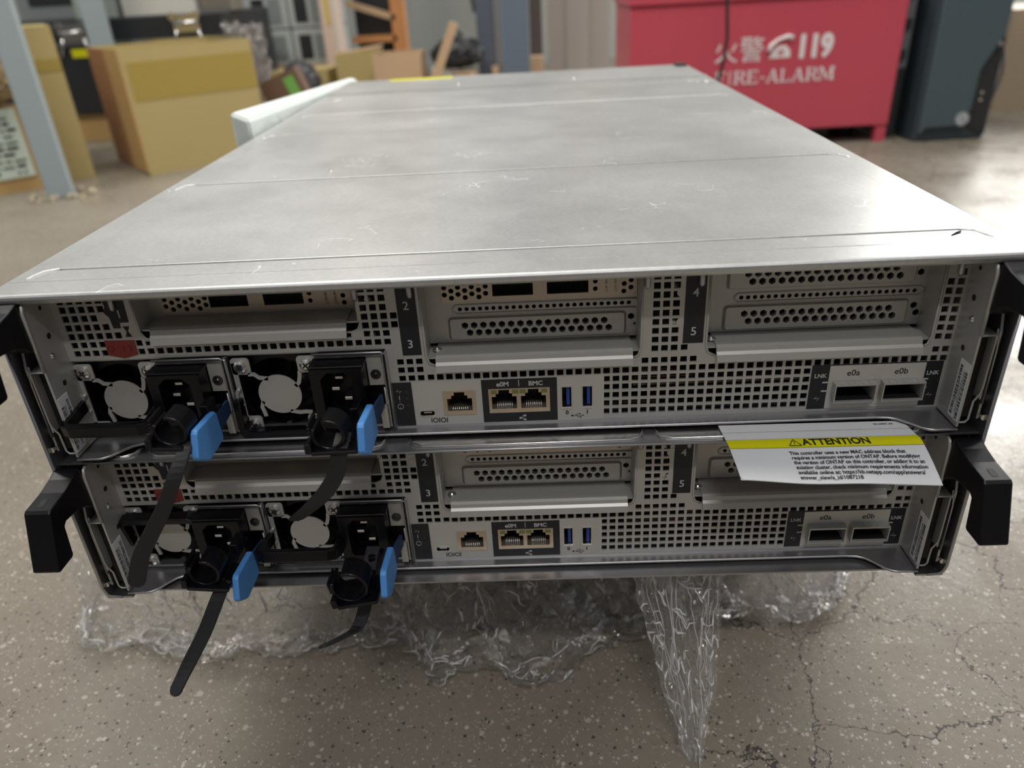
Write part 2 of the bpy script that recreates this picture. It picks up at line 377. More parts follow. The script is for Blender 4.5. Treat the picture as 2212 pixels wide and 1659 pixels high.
for s_, nm in ((-1, 'L'), (1, 'R')):
    m = MB(); a, b = sorted((s_ * W2, s_ * (W2 - 1.6)))
    pr_ = [(0.0, 9), (0.6, 4), (3, 1), (8, 0), (D, 0), (D, H - 1.2), (2.6, H - 1.2), (0.0, H - 4.4)]
    m.prism(pr_, 'x', a, b)
    m.tube([(s_ * (W2 - .9), 0.1, H - 6), (s_ * (W2 - .9), 0.1, 8), (s_ * (W2 - 1.4), 0.8, 3.4), (s_ * (W2 - 3), 1.2, 1.4), (s_ * (W2 - 9), 1.2, 0.9)], 0.9, 8)
    a, b = sorted((s_ * 208.5, s_ * 222.5)); m.box(a, b, 1.2, 60, 0.1, 1.3); m.box(a, b, 4, 60, 85.4, 86.0)
    m.build('side_wall', STEELD, ch)
    m = MB()   # inner rail folded behind the wall
    a, b = sorted((s_ * 219.2, s_ * 218.0))
    for z0 in (8, 94.5):
        m.prism([(3, z0), (3, z0 + 44), (5, z0 + 52), (5, z0 + 77), (60, z0 + 77), (60, z0)], 'x', a, b)
        a2, b2 = sorted((s_ * 221.4, s_ * 219.0)); m.box(a2, b2, 6, 60, z0 + 8, z0 + 11)
        m.tube([(s_ * 216.6, 2.5, z0 + 46), (s_ * 217, 2.5, z0 + 42), (s_ * 217.8, 2.5, z0 + 41), (s_ * 218.4, 2.5, z0 + 36), (s_ * 218.6, 2.5, z0 + 8)], 0.55, 6)
    m.build('inner_rail', STEELD, ch)
    m = MB(); m.cyl((s_ * 220.6, 1.2, 94.4 + 1.5), 'y', 1.5, 2.0, 14); m.cyl((s_ * 220.6, 1.2, 9.5), 'y', 1.5, 2.0, 14); m.build('rail_rivet', SCREW, ch)
m = MB(); m.box(-W2 + 1.2, W2 - 1.2, 6, D, 0, 1.0); m.build('bottom_pan', STEELD, ch)
# shelf between the two modules with its round-cornered pressed tongues
m = MB(); m.box(-W2 + 1.4, W2 - 1.4, 3.0, 300, 85.9, 87.1)
m.tube([(-W2 + 20, 3.0, 86.5), (W2 - 20, 3.0, 86.5)], 0.75, 8)
m.build('divider_shelf', STEELD, ch)
for x0, x1 in ((-199, -183), (-180, -60), (-49.5, 66.5), (71, 186), (189, 201)):
    m = MB(); m.prism(rrect(x0, x1, 5.0, 45, 8 if x1 - x0 > 30 else 5), 'z', 87.1, 87.75)
    p = [(x0 + .6, 30, 87.7), (x0 + .6, 14, 87.7), (x0 + 2.4, 8.6, 87.7), (x0 + 8, 5.6, 87.7), (x1 - 8, 5.6, 87.7), (x1 - 2.4, 8.6, 87.7), (x1 - .6, 14, 87.7), (x1 - .6, 30, 87.7)]
    m.tube(p, 0.8, 8); m.build('shelf_tongue', BRIGHT, ch)
m = MB(); m.box(-W2 + 2, W2 - 2, 300, D - 2, 1.2, H - 1.4); m.build('rear_module_body', DARK, ch)
for x, y, r in ((-69, 681, 2.6), (72, 681, 2.8), (-121.7, 222, 1.6), (212, 590, 2), (-199, 604, 2)):
    m = MB(); m.cyl((x, y, H - .1), 'z', r, 0.7, 16, r * 0.6); m.build('cover_rivet', BRIGHT, ch)
m = MB(); m.box(-168, -84, 757, 777, H, H + 0.15); o = m.build('cover_sticker', YEL, ch); o['label'] = 'yellow sticker near the far edge of the cover'
m = MB(); m.box(208, 221, 752, 776, H, H + 2.2); m.build('cover_latch', DARK, ch)
m = MB(); m.add([(201, 26, H + .1), (206, 29, H + .5), (207.5, 31.5, H + .3), (204.5, 29.2, H + .1)], [(0, 1, 2, 3)]); m.tube([(200, 25.6, H + .2), (204, 28.6, H + .4), (207.5, 32, H + .3)], [.2, .5, .15], 6); m.build('dirt_fleck', INK, ch)

# ------------------------------------------------------------------ controller module (built at the upper position, heights in mm)
OFF = (0, 0, 89)
ct = empty('controller_module', (0, 0, 0.089))
def CX(k):   # the column lattice of the vent holes right of x = -35.8 mm
    return -35.8 + 4.442 * k if k <= 19 else 48.6 + 4.533 * (k - 19) if k <= 40 else 143.8 + 4.471 * (k - 40)
A = 3.15
holes = []
def H_(x, z): holes.append(sq(x, z, A))
for z, n in ((164.6, 5), (160.3, 5), (155.8, 4), (151.2, 5), (146.7, 6), (142.2, 4), (137.8, 4)):
    for k in range(n): H_(-203.7 + 4.5 * k, z)
for k in range(27): H_(-172.4 + 4.54 * k, 137.8)
for k in range(27):
    if k < 1 or k > 22: H_(-172.4 + 4.54 * k, 142.25)
    else: holes.append(sq(-172.4 + 4.54 * k, 141.9, A, 2.4))
for z, n in ((164.6, 3), (160.0, 3), (155.4, 3), (151.0, 4), (146.6, 4)):
    for k in range(n): H_(-63.6 + 4.54 * k, z)
for k in range(3): H_(-49.6 + 4.5 * k, 126.8)
for z in (122.4, 117.9):
    for k in range(3): H_(-49.6 + 4.5 * k, z)
for k in range(55):
    x = CX(k)
    if x < 206.8: H_(x, 118.0)
    if x < 206.8 and k > 0 or k == 0: H_(x, 122.6)
for k in range(19, 41):
    for z in (113.5, 109.1, 104.6, 100.1, 95.6): H_(CX(k), z)
for i in range(9):
    for x in (71.1, 75.6, 80.1): H_(x, 128.8 + i * 4.48)
H_(84.8, 128.8); H_(84.8, 164.6)
for i in range(8):
    H_(206.2, 129.0 + i * 4.52)
    if i < 7: H_(201.7, 129.3 + i * 4.5)
def cav(x0, x1, z0, r):
    return [(x0, 169.4), (x0, z0 + r), (x0 + r * .3, z0 + r * .3), (x0 + r, z0), (x1 - r, z0), (x1 - r * .3, z0 + r * .3), (x1, z0 + r), (x1, 169.4)]
CAV = [(-170.5, -66.5, 143.9, 4.0), (-37.0, 64.6, 124.2, 4.5), (94.8, 198.6, 124.2, 4.5)]
cavs = [cav(*c) for c in CAV]
def clash(h):
    x0, x1, z0, z1 = h[0][0], h[1][0], h[0][1], h[2][1]
    for (a, b, z, r) in CAV:
        if x1 > a - .3 and x0 < b + .3 and z1 > z - .3: return True
    for (a, b, z, zz) in ((-47.9, -38.8, 130.3, 170), (83.9, 93.3, 131, 170)):
        if x1 > a + 1.5 and x0 < b and z1 > z and z0 < zz: return True
    return False
holes = [h for h in holes if not clash(h)]
ports = [sq(-23.1, 103.8, 16.0, 13.2), sq(6.2, 104.0, 30.0, 13.6), sq(29.3, 104.5, 5.2, 12.4), sq(39.3, 104.5, 5.2, 12.4), rrect(-43.4, -35.5, 96.8, 100.1, 1.0, 2), sq(166.6, 103.0, 20.0, 10.0), sq(189.2, 103.0, 20.0, 10.0)]
outline = [(-209.4, 134.2), (-56.0, 134.2), (-56.0, 91.2), (209.4, 91.2), (209.4, 170.2), (-209.4, 170.2)]
m = MB(OFF); m.plate(outline, holes + cavs + ports, 20.0, 1.0)
m.tube([(-170.5, 19.9, 169), (-170.5, 19.9, 148.2), (-168.5, 19.9, 144.6), (-165.5, 19.9, 143.7)], .55, 6)
for a, b, z, r in CAV[1:]:
    m.tube([(a, 19.9, 169), (a, 19.9, z + r + 1), (a + 1.2, 19.9, z + 1.6), (a + 4.4, 19.9, z)], .6, 6)
    m.tube([(b, 19.9, 169), (b, 19.9, z + r + 1), (b - 1.2, 19.9, z + 1.6), (b - 4.4, 19.9, z)], .6, 6)
fp = m.build('faceplate', STEEL, ct)
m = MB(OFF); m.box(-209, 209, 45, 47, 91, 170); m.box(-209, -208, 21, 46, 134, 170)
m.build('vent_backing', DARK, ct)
m = MB(OFF); m.box(62, 145, 24.5, 44, 107.0, 108.4); m.box(56, 75, 27, 44, 92, 94.2); m.build('circuit_board', PCB, ct)
for x in (-61.8, 79.8):
    for z in (140, 158): m = MB(OFF); m.cyl((x, 24, z), 'y', 1.6, 6, 10); m.build('standoff', BRIGHT, ct)
for x in (-179.2, -66.4, -41.3, 66.6, 90.8, 204.3):   # rolled bars hanging into the top of the vent field
    m = MB(OFF); m.tube([(x, 18.9, 170), (x, 18.9, 160.5), (x, 19.6, 159.2)], [1.35, 1.35, .6], 10); m.build('guide_pin', STEELD, ct)

# slot cages
def cage(x0, x1, zs, lipz, lx0, lx1, fold):
    m = MB(OFF); yb = 34.0
    m.box(x0 - .6, x0, 20.5, yb, zs, 169.4); m.box(x1, x1 + .6, 20.5, yb, zs, 169.4)
    m.box(x0, x1, 21, yb, zs - .6, zs + (0.3))
    # sill rolls over and turns down in front of the plate
    pf = [(yb, zs + .3), (22.6, zs + .3), (21.0, zs + .1), (19.6, zs - .5), (18.6, zs - 1.6), (17.6, lipz + .8), (17.4, lipz), (16.4, lipz), (16.6, lipz + 1.0), (17.5, zs - 1.2), (18.9, zs + .7), (20.8, zs + 1.1), (22.6, zs + 1.2), (yb, zs + 1.2)]
    pf = [(yb, zs + .3), (22.6, zs + .3), (20.6, zs - .3), (19.8, zs - 2.2), (18.7, zs - 3.4), (17.4, lipz), (16.4, lipz), (17.6, zs - 2.8), (18.9, zs - 1.6), (19.4, zs + .3), (20.9, zs + 1.2), (22.6, zs + 1.4), (yb, zs + 1.4)]
    m.prism(pf, 'x', lx0, lx1)
    return m.build('slot_cage', STEEL, ct)
def hexrows(x0, z0, n, pitch=4.36, r=1.78, off=2.2, dz=3.85):
    out = []
    for k in range(n): out.append(ngon(x0 + pitch * k, z0, r, 6, PI / 6)); out.append(ngon(x0 + off + pitch * k, z0 - dz, r, 6, PI / 6))
    return out
cg = cage(-169.9, -67.1, 148.4, 142.2, -165.4, -72.4, 0)
m = MB(OFF)   # low-profile adapter with two wide sockets
def adapter(m, x0, x1, z0, z1, hx, qa, qb, yf=33.0):
    hs = []
    for k in range(7):
        for j, z in enumerate((153.4, 156.95, 160.5)):
            hs.append(ngon(hx + 3.27 * k, z + (1.7 if k % 2 == 0 else 0), 1.3, 8))
    hs = [h for h in hs if max(p[1] for p in h) < z1 - .3 and max(p[0] for p in h) < qa[0] - .3]
    hs += [sq((qa[0] + qa[1]) / 2, (z0 + 8.6 + z0 + 2.2) / 2, qa[1] - qa[0], 6.4), sq((qb[0] + qb[1]) / 2, (z0 + 8.6 + z0 + 2.2) / 2, qb[1] - qb[0], 6.4)]
    for x in (qb[1] + 3.2,):
        for z in (155.1, 158.8): hs.append(ngon(x, z, 1.2, 8))
    return hs
h1 = adapter(m, -163.6, -71, 151.4, 163, -161.6, (-140.2, -121.4), (-113.8, -94.6))
h1 += [ngon(-75.2, 153.4, 1.25, 8), ngon(-75.4, 157, 1.25, 8)]
m.plate([(-163.7, 151.4), (-71.0, 151.4), (-71.0, 164), (-163.7, 164)], h1, 33.0, 1.0); m.box(-163.7, -71, 34, 36, 150.9, 151.4)
ad = m.build('adapter_card', TAN, ct)
m = MB(OFF); m.box(-164, -71, 40, 41, 149, 166); m.build('socket_cavity', DARK, ad)
m = MB(OFF)
for x in (-84.2, -79.7): m.text('LINK/ACT', 1.9, (x, 32.9, 157), (0, 0, -1), (1, 0, 0))
m.build('lettering', INK, ad)
m = MB(OFF); m.box(-169.9, -163.7, 33.6, 34.4, 148.4, 169); m.box(-71, -67.1, 33.6, 34.4, 148.4, 169); m.box(-163.7, -71, 34.2, 34.8, 148.4, 151.2); m.box(-163.7, -71, 33.6, 34.6, 164, 169)
m.build('riser_plate', STEEL, cg)

cg2 = cage(-36.4, 64.0, 128.0, 122.1, -32.6, 60.8, 0)
m = MB(OFF)
dots = [ngon(-20.5 + 3.23 * k, 146.9, 1.05, 10) for k in range(27) if -20.5 + 3.23 * k < 63]
mh = hexrows(-18.6, 139.0, 16, 4.47)
mh += [ngon(61.4, 139.8, 1.7, 6, PI / 6), ngon(63.2, 135.9, 0.7, 6, PI / 6)]
m.plate([(-36.4, 129.6), (64, 129.6), (64, 151.2), (-36.4, 151.2)], dots + mh, 34.0, .8)
m.box(-36.4, -28.6, 34, 34.8, 151.2, 169); m.box(-28.6, 64, 34.0, 34.8, 163.4, 169)
m.build('riser_plate', STEEL, cg2)
def blank(parent, x0, x1, z0, z1, hs, y=34.0):
    m = MB(OFF); pts = rrect(x0, x1, z0, z1, 1.4)
    m.plate(pts, hs, y - 1.6, .7)
    n = len(pts); o2 = rrect(x0 - 1.3, x1 + 1.3, z0 - 1.0, z1 + .6, 2.0)
    m.add([(p[0], y - 1.6, p[1]) for p in pts] + [(p[0], y + .1, p[1]) for p in o2], [(i, (i + 1) % n, n + (i + 1) % n, n + i) for i in range(n)], True)
    b = m.build('blank_plate', STEEL, parent)
    return b
# raised embossed blank of the third slot, its holes line up with the riser plate behind
b3 = blank(cg2, -25.6, 58.0, 131.8, 142.4, hexrows(-18.6, 139.0, 16, 4.47))
m = MB(OFF); pts = rrect(-23.8, 80, 144.6, 149.1, 2.2, 5); pts = [(min(p[0], 63.8), p[1]) for p in pts]
m.tube([(p[0], 33.9, p[1]) for p in pts], .45, 6, True); m.build('embossed_rim', STEEL, cg2)
m = MB(OFF); h2 = adapter(m, 0, 0, 151.2, 163, -27.1, (-4.3, 14.9), (21.5, 41.0))
h2 += [ngon(x, z, 1.25, 8) for x, z in ((57.7, 157), (60.9, 158.7), (60.9, 155.1), (57.6, 153.3))]
m.plate([(-28.6, 151.2), (63.8, 151.2), (63.8, 163.6), (-28.6, 163.6)], h2, 32.6, 1.0); m.box(-28.6, 63.8, 33.6, 36, 150.7, 151.2)
ad2 = m.build('adapter_card', TAN, ct)
m = MB(OFF); m.box(-36, 64, 41, 42, 129, 168); m.build('socket_cavity', DARK, ad2)
m = MB(OFF)
for x in (48.8, 53): m.text('LINK ACT', 1.7, (x, 32.5, 157), (0, 0, -1), (1, 0, 0))
m.build('lettering', mat('faded_ink', (0.2, 0.17, 0.14)), ad2)
def scr(x, z, y, r, parent, nm='screw'):
    m = MB(OFF); m.cyl((x, y, z), (0, -1, 0), r, 1.0, 20, r * .8)
    s2 = m.build(nm, SCREW, parent)
    m = MB(OFF); m.box(x - r * .5, x + r * .5, y - 1.06, y - .9, z - r * .14, z + r * .14); m.box(x - r * .14, x + r * .14, y - 1.06, y - .9, z - r * .5, z + r * .5)
    o = m.build('screw_slot', DARK, parent)
    return s2
def rivet(x, y, z, parent, r=1.5):
    m = MB(OFF); m.cyl((x, y, z), 'z', r * 1.6, .5, 16, r * 1.4); m.cyl((x, y, z + .5), 'z', r, .7, 14, r * .5); return m.build('rivet', BRIGHT, parent)
rivet(-32.4, 27.5, 129.3, cg2)

cg3 = cage(95.4, 198.0, 128.0, 122.0, 99.8, 194.6, 0)
m = MB(OFF)
dots = [ngon(113.2 + 3.22 * k, 146.9, 1.05, 10) for k in range(27)]
dots = [d for d in dots if d[0][0] < 197.4]
ex = [ngon(x, z, 1.7, 6, PI / 6) for x, z in ((194.7, 139.5), (196.4, 135.7), (194.9, 156))]
m.plate([(95.4, 129.6), (198, 129.6), (198, 169), (95.4, 169)], dots + hexrows(114.9, 139.2, 16, 4.5) + hexrows(117.4 - 2.25, 159.2, 16, 4.5) + ex, 34.0, .8)
m.build('riser_plate', STEEL, cg3)
blank(cg3, 106.2, 190.8, 131.4, 142.6, hexrows(114.9, 139.2, 16, 4.5))
blank(cg3, 106.8, 191.6, 152.2, 163.8, hexrows(115.1, 159.2, 16, 4.5))
m = MB(OFF); pts = rrect(110, 197.6, 144.7, 149.1, 2.2, 5); m.tube([(p[0], 33.9, p[1]) for p in pts], .45, 6, True); m.build('embossed_rim', STEEL, cg3)
rivet(98.8, 27.5, 129.3, cg3)
m = MB(OFF); m.box(95, 198.4, 41, 42, 127, 169); m.build('socket_cavity', DARK, cg3)

# slot number strips
def strip(x0, x1, z0, z1, nums):
    m = MB(OFF); m.box(x0, x1, 19.75, 20.0, z0, z1); s_ = m.build('slot_number_strip', LBLK, ct)
    m = MB(OFF)
    for t, x, z in nums: m.text(t, 5.9, (x, 19.7, z), bold=.01)
    m.build('lettering', LWHT, s_)
strip(-47.9, -38.9, 130.4, 169, (('2', -43.7, 153.7), ('3', -43.7, 134.3)))
strip(83.9, 93.3, 131.0, 169, (('4', 88.6, 154.3), ('5', 88.6, 135.1)))
m = MB(OFF); m.prism([(-182.2, 150.4), (-182.6, 156), (-184.6, 158.5), (-183.2, 161.5), (-184.4, 168), (-173.6, 168), (-174.2, 153.2), (-178.6, 153.2), (-178.8, 150.4)], 'y', 19.75, 20.0)
s_ = m.build('slot_number_strip', LBLK, ct); m = MB(OFF); m.text('1', 5.6, (-177.6, 19.7, 155.6), bold=.01); m.build('lettering', LWHT, s_)
m = MB(OFF); m.prism([(-177.8, 151.2), (-174.6, 151.2), (-175.9, 148.6), (-174.6, 145.8), (-177.8, 145.8), (-176.6, 148.6)], 'y', 19.9, 20.0); m.build('key_cutout', DARK, ct)
m = MB(OFF); m.prism([(-188.7, 144.3), (-174.3, 144.0), (-174.4, 136.6), (-181.3, 134.9), (-188.8, 136.8)], 'y', 19.6, 20.0)
s_ = m.build('red_arrow_label', RED, ct); s_['label'] = 'red arrow-shaped label reading 1 2'
m = MB(OFF); m.text('1 2', 4.2, (-178.6, 19.55, 138.6), bold=.012); m.tube([(-186.4 + 1.4 * math.cos(a), 19.6, 140.2 + 1.4 * math.sin(a)) for a in [k * PI / 6 for k in range(12)]], .22, 5, True); m.build('lettering', REDINK, s_)
for x, z in ((-49.4, 155.6), (-48.8, 141), (82.6, 156.5), (82.8, 141.5)):
    m = MB(OFF); m.cyl((x, 20.0, z), (0, -1, 0), 2.5, .12, 20); m.build('spot_disc', STEEL, ct)

# port panels
m = MB(OFF); m.plate([(-46, 91.5), (47.4, 91.5), (47.4, 115.8), (-46, 115.8)], ports[:5], 19.7, .3); pp = m.build('port_panel', PANEL, ct)
m = MB(OFF); m.plate([(-11.9, 92.0), (24.7, 92.0), (24.7, 115.8), (-11.9, 115.8)], [ports[1]], 19.55, .12); dk = m.build('network_label', LBLK, ct)
m = MB(OFF); m.text('e0M', 3.5, (-1.6, 19.5, 111.9), bold=.03); m.text('BMC', 3.4, (14.4, 19.5, 111.9), bold=.03); m.box(6.1, 6.4, 19.5, 19.55, 111.6, 115.2)
m.box(5.8, 7.0, 19.48, 19.54, 93.3, 94.4); m.box(8.0, 9.2, 19.48, 19.54, 94.6, 95.7); m.box(8.0, 9.2, 19.48, 19.54, 92.4, 93.4); m.box(7.4, 7.6, 19.48, 19.54, 92.8, 95.3); m.box(7.0, 8.1, 19.48, 19.54, 93.75, 93.95); m.box(7.4, 8.1, 19.48, 19.54, 95.05, 95.25); m.box(7.4, 8.1, 19.48, 19.54, 92.8, 93.0)
m.build('lettering', LWHT, dk)
m = MB(OFF); m.text('IOIOI', 3.9, (-33.9, 19.65, 92.8), width=8.2, bold=.02)
m.text('0', 3.0, (29.4, 19.65, 94.9), bold=.04); m.text('1', 3.0, (39.3, 19.65, 94.9), bold=.04)
# usb trident
m.cyl((31.9, 19.66, 94.0), (0, -1, 0), .55, .05, 10); m.box(31.9, 37.0, 19.6, 19.66, 93.92, 94.12); m.prism([(36.9, 93.6), (37.9, 94.0), (36.9, 94.4)], 'y', 19.6, 19.66)
m.tube([(33.2, 19.62, 94.0), (34.3, 19.62, 95.0), (35.4, 19.62, 95.0)], .1, 5); m.tube([(33.9, 19.62, 94.0), (34.9, 19.62, 93.1), (35.8, 19.62, 93.1)], .1, 5); m.cyl((35.6, 19.66, 95.0), (0, -1, 0), .38, .05, 8); m.box(35.7, 36.4, 19.6, 19.66, 92.8, 93.4)
m.build('lettering', INK, pp)
m = MB(OFF); m.box(-55.2, -45.8, 19.5, 20, 92.0, 115.8); ip = m.build('status_strip', LBLK, ct)
m = MB(OFF)
m.tube([(-53.6, 19.45, 111.2), (-52.9, 19.45, 111.2), (-52.6, 19.45, 112.4), (-52.1, 19.45, 109.9), (-51.7, 19.45, 111.2), (-51.1, 19.45, 111.2)], .13, 5)
m.box(-52.5, -52.2, 19.42, 19.46, 106.6, 108.8); m.box(-52.5, -52.2, 19.42, 19.46, 105.4, 105.8)
m.tube([(-52.3 + 1.4 * math.cos(k * PI / 8), 19.45, 102.8 + 1.4 * math.sin(k * PI / 8)) for k in range(16)], .13, 5, True)
m.tube([(-52.3, 19.45, 101.9), (-52.9, 19.45, 103.1), (-52.3, 19.45, 103.7), (-51.7, 19.45, 103.1)], .12, 5, True)
m.build('lettering', LWHT, ip)
for z in (111.0, 107.2, 103.2):
    m = MB(OFF); m.cyl((-48.6, 19.5, z), (0, -1, 0), .8, .1, 12); m.build('status_led', LENS, ip)
def rj(x0, x1, z0, z1, parent_name, leds, dark_border):
    """shielded network socket: metal frame, stepped black opening, eight contact wires"""
    cx = (x0 + x1) / 2; w_ = x1 - x0
    op = [(cx - 6.1, z0 + 2.4), (cx + 6.1, z0 + 2.4), (cx + 6.1, z0 + 9.2), (cx + 4.0, z0 + 9.2), (cx + 4.0, z0 + 10.9), (cx + 2.6, z0 + 10.9), (cx + 2.6, z1 - .9), (cx - 2.6, z1 - .9), (cx - 2.6, z0 + 10.9), (cx - 4.0, z0 + 10.9), (cx - 4.0, z0 + 9.2), (cx - 6.1, z0 + 9.2)]
    return op
def socket(frames, openings, nm):
    m = MB(OFF); x0, x1, z0, z1 = frames; m.plate([(x0, z0), (x1, z0), (x1, z1), (x0, z1)], openings, 19.2, 8)
    o = m.build(nm, GOLD, ct)
    return o
op = rj(-31.2, -14.9, 97.0, 110.6, '', 0, 0)
s1 = socket((-31.1, -15.1, 97.1, 110.4), [op], 'network_port')
m = MB(OFF); m.box(-31, -15.2, 30, 31, 97, 110.6); m.box(-29, -17.2, 21, 30, 98.6, 99.3); m.build('socket_cavity', DARK, s1)
def wires(cx, z, parent, tall):
    m = MB(OFF)
    for k in range(8):
        x = cx - 3.6 + k * 1.02; m.tube([(x, 20.0, z), (x, 23.5, z + tall * .5), (x, 28.5, z + tall)], .26, 5)
    m.build('contact_wires', BRIGHT, parent)
wires(-23.1, 99.8, s1, 1.4)
o1 = rj(-9, 6, 97.2, 111, '', 0, 0); o1 = [(p[0] - 0.0, p[1]) for p in o1]
o2 = [(p[0] + 13.6, p[1]) for p in o1]
s2 = socket((-8.7, 21.1, 97.3, 110.7), [[(p[0] + .3, p[1]) for p in o1], [(p[0] + 1.0, p[1]) for p in o2]], 'network_port')
m = MB(OFF); m.box(-8.7, 21.1, 30, 31, 97, 111); m.build('socket_cavity', DARK, s2)
wires(-1.1, 99.6, s2, 3.6); wires(13.2, 99.6, s2, 3.6)
for x in (-6.0, 4.4, 8.0, 18.4):
    m = MB(OFF); m.box(x - 1.5, x + 1.5, 18.9, 19.4, 108.0, 110.0); m.build('link_led', LEDG, s2)
for cx in (29.3, 39.3):
    m = MB(OFF); m.plate(sq(cx, 104.5, 5.2, 12.6), [sq(cx, 104.8, 4.5, 10.9)], 19.3, 9); u = m.build('usb_port', BRIGHT, ct)
    m = MB(OFF); m.box(cx - 2.4, cx + 2.4, 29, 30, 99, 110); m.build('socket_cavity', DARK, u)
    m = MB(OFF); m.box(cx - .1, cx + 1.5, 20.6, 29, 99.8, 109.8); m.build('usb_tongue', USBB, u)
m = MB(OFF); m.plate(rrect(-43.6, -35.3, 96.6, 100.3, 1.4, 3), [rrect(-43.0, -35.9, 97.2, 99.7, 1.0, 3)], 19.3, 5); u = m.build('micro_usb_port', BRIGHT, ct)
m = MB(OFF); m.box(-43, -36, 25, 25.4, 97, 100); m.build('socket_cavity', DARK, u)
m = MB(OFF); m.box(-41.4, -37.4, 20.4, 24, 98.0, 98.6); m.build('usb_tongue', BRIGHT, u)
# optical cages
m = MB(OFF); m.plate([(146.0, 92.8), (207, 92.8), (207, 116.6), (146, 116.6)], [ports[5], ports[6]], 19.7, .3); lk = m.build('link_label', LBLK, ct)
m = MB(OFF); m.plate([(154.3, 93.0), (199.0, 93.0), (199.0, 116.2), (154.3, 116.2)], [ports[5], ports[6]], 19.5, .15); lp = m.build('port_panel', PANEL, ct)
m = MB(OFF); m.text('e0a', 4.4, (165.6, 19.45, 110.7), bold=.014); m.text('e0b', 4.4, (188.0, 19.45, 110.7), bold=.014)
m.box(174.6, 175.6, 19.4, 19.48, 96.4, 97.2); m.box(176.4, 177.4, 19.4, 19.48, 97.4, 98.2); m.box(176.2, 177.2, 19.4, 19.48, 95.4, 96.2); m.build('lettering', INK, lp)
m = MB(OFF); m.text('LNK', 3.0, (150.3, 19.65, 109.9), bold=.02); m.text('LNK', 3.0, (202.9, 19.65, 109.5), bold=.02)
for x0, x1 in ((151.6, 154.3), (199.0, 201.4)):
    m.box(x0, x1, 19.5, 19.66, 107.0, 107.7); m.box(x0, x1, 19.5, 19.66, 102.3, 103.0)
for cx in (150.0, 203.4): m.tube([(cx - 1.3, 19.6, 98.6), (cx - .5, 19.6, 98.6), (cx, 19.6, 100.0), (cx + .3, 19.6, 97.2), (cx + .6, 19.6, 98.6), (cx + 1.4, 19.6, 98.6)], .15, 5)
m.build('lettering', LWHT, lk)
for cx in (166.4, 189.0):
    m = MB(OFF); m.plate(sq(cx, 102.9, 19.6, 10.0), [sq(cx, 102.6, 18.4, 8.6)], 15.6, 14)
    for k in range(5): m.box(cx - 7 + k * 3.4, cx - 6.4 + k * 3.4, 15.8, 20, 107.85, 108.1)
    for k in range(3): m.box(cx - 9.95, cx - 9.75, 16.2, 19.5, 99.4 + k * 2.6, 100.0 + k * 2.6)
    c_ = m.build('optical_port', STEEL, ct)
    m = MB(OFF); m.box(cx - 9.3, cx + 9.3, 29, 30, 98, 108); m.box(cx - 9.2, cx + 9.2, 17.5, 29, 98.35, 98.6); m.build('socket_cavity', DARK, c_)

# side flanges, latch guides, barcode labels, front tray
for s_ in (-1, 1):
    m = MB(OFF)
    a, b = sorted((s_ * 208.6, s_ * 209.6))
    m.prism([(1.2, 91.5), (1.2, 166.5), (2.2, 169.4), (4.6, 170.6), (60, 170.6), (60, 91.5)], 'x', a, b)
    m.tube([(s_ * 209.0, 1.0, 138.4), (s_ * 209.0, 1.0, 166.6), (s_ * 209.0, 2.2, 169.6), (s_ * 209.0, 5.2, 170.7)], .85, 8)
    a, b = sorted((s_ * 209.0, s_ * 216.4)); m.box(a, b, 1.0, 30, 137.5, 138.3)
    a, b = sorted((s_ * 215.7, s_ * 216.4)); m.box(a, b, 1.0, 30, 106, 138)
    m.tube([(s_ * 209.4, 1.0, 137.9), (s_ * 215.9, 1.0, 137.9), (s_ * 216.0, 1.0, 112), (s_ * 215.6, 1.0, 109), (s_ * 213.4, 1.0, 105), (s_ * 213.2, 1.0, 95.5), (s_ * 212.0, 1.0, 94.0), (s_ * 209.6, 1.0, 94.0)], .5, 6)
    fl_ = m.build('side_flange', STEEL, ct)
    a, b = sorted((s_ * 209.6, s_ * 215.7)); m = MB(OFF); m.box(a, b, 6, 8, 94, 137.4); m.build('latch_slot', DARK, fl_)
    x = s_ * 208.55
    for y, z, r in ((12.9, 164.9, 1.1), (12.1, 151.4, 1.5), (10.9, 127.6, 1.4)):
        m = MB(OFF); m.cyl((x + s_ * .1, y, z), (-s_, 0, 0), r, .16, 14); m.build('mounting_hole', DARK, fl_)
    m = MB(OFF); m.cyl((x, 9.7, 142.2), (-s_, 0, 0), 1.7, .8, 16, 1.0); m.build('rivet', SCREW, fl_)
    m = MB(OFF); a, b = sorted((x, x - s_ * .2)); m.box(a, b, -2 + 3.4, 9.6, 94.0, 123.2); lb = m.build('barcode_label', WHITE, fl_)
    m = MB(OFF); rr = random.Random(5 + s_); xi = x - s_ * .26
    for y0, y1, z0, z1 in ((6.6, 8.6, 95.6, 120.5), (2.0, 4.0, 95.0, 118.0)):
        z = z0
        while z < z1:
            t = rr.choice((.25, .4, .7)); a, b = sorted((xi, xi + s_ * .04)); m.box(a, b, y0, y1, z, z + t); z += t + rr.choice((.25, .4, .6))
    m.text('1A21RNM00+C1', 1.5, (xi, 5.9, 108), (0, 0, s_ * 1.0), (0, -s_ * -1.0 if False else 1, 0) if s_ > 0 else (0, 1, 0))
    m.text('SSN:992005006100', 1.7, (xi, 4.3, 108), (0, 0, s_ * 1.0), (0, 1, 0), width=21)
    m.build('lettering', INK, lb)
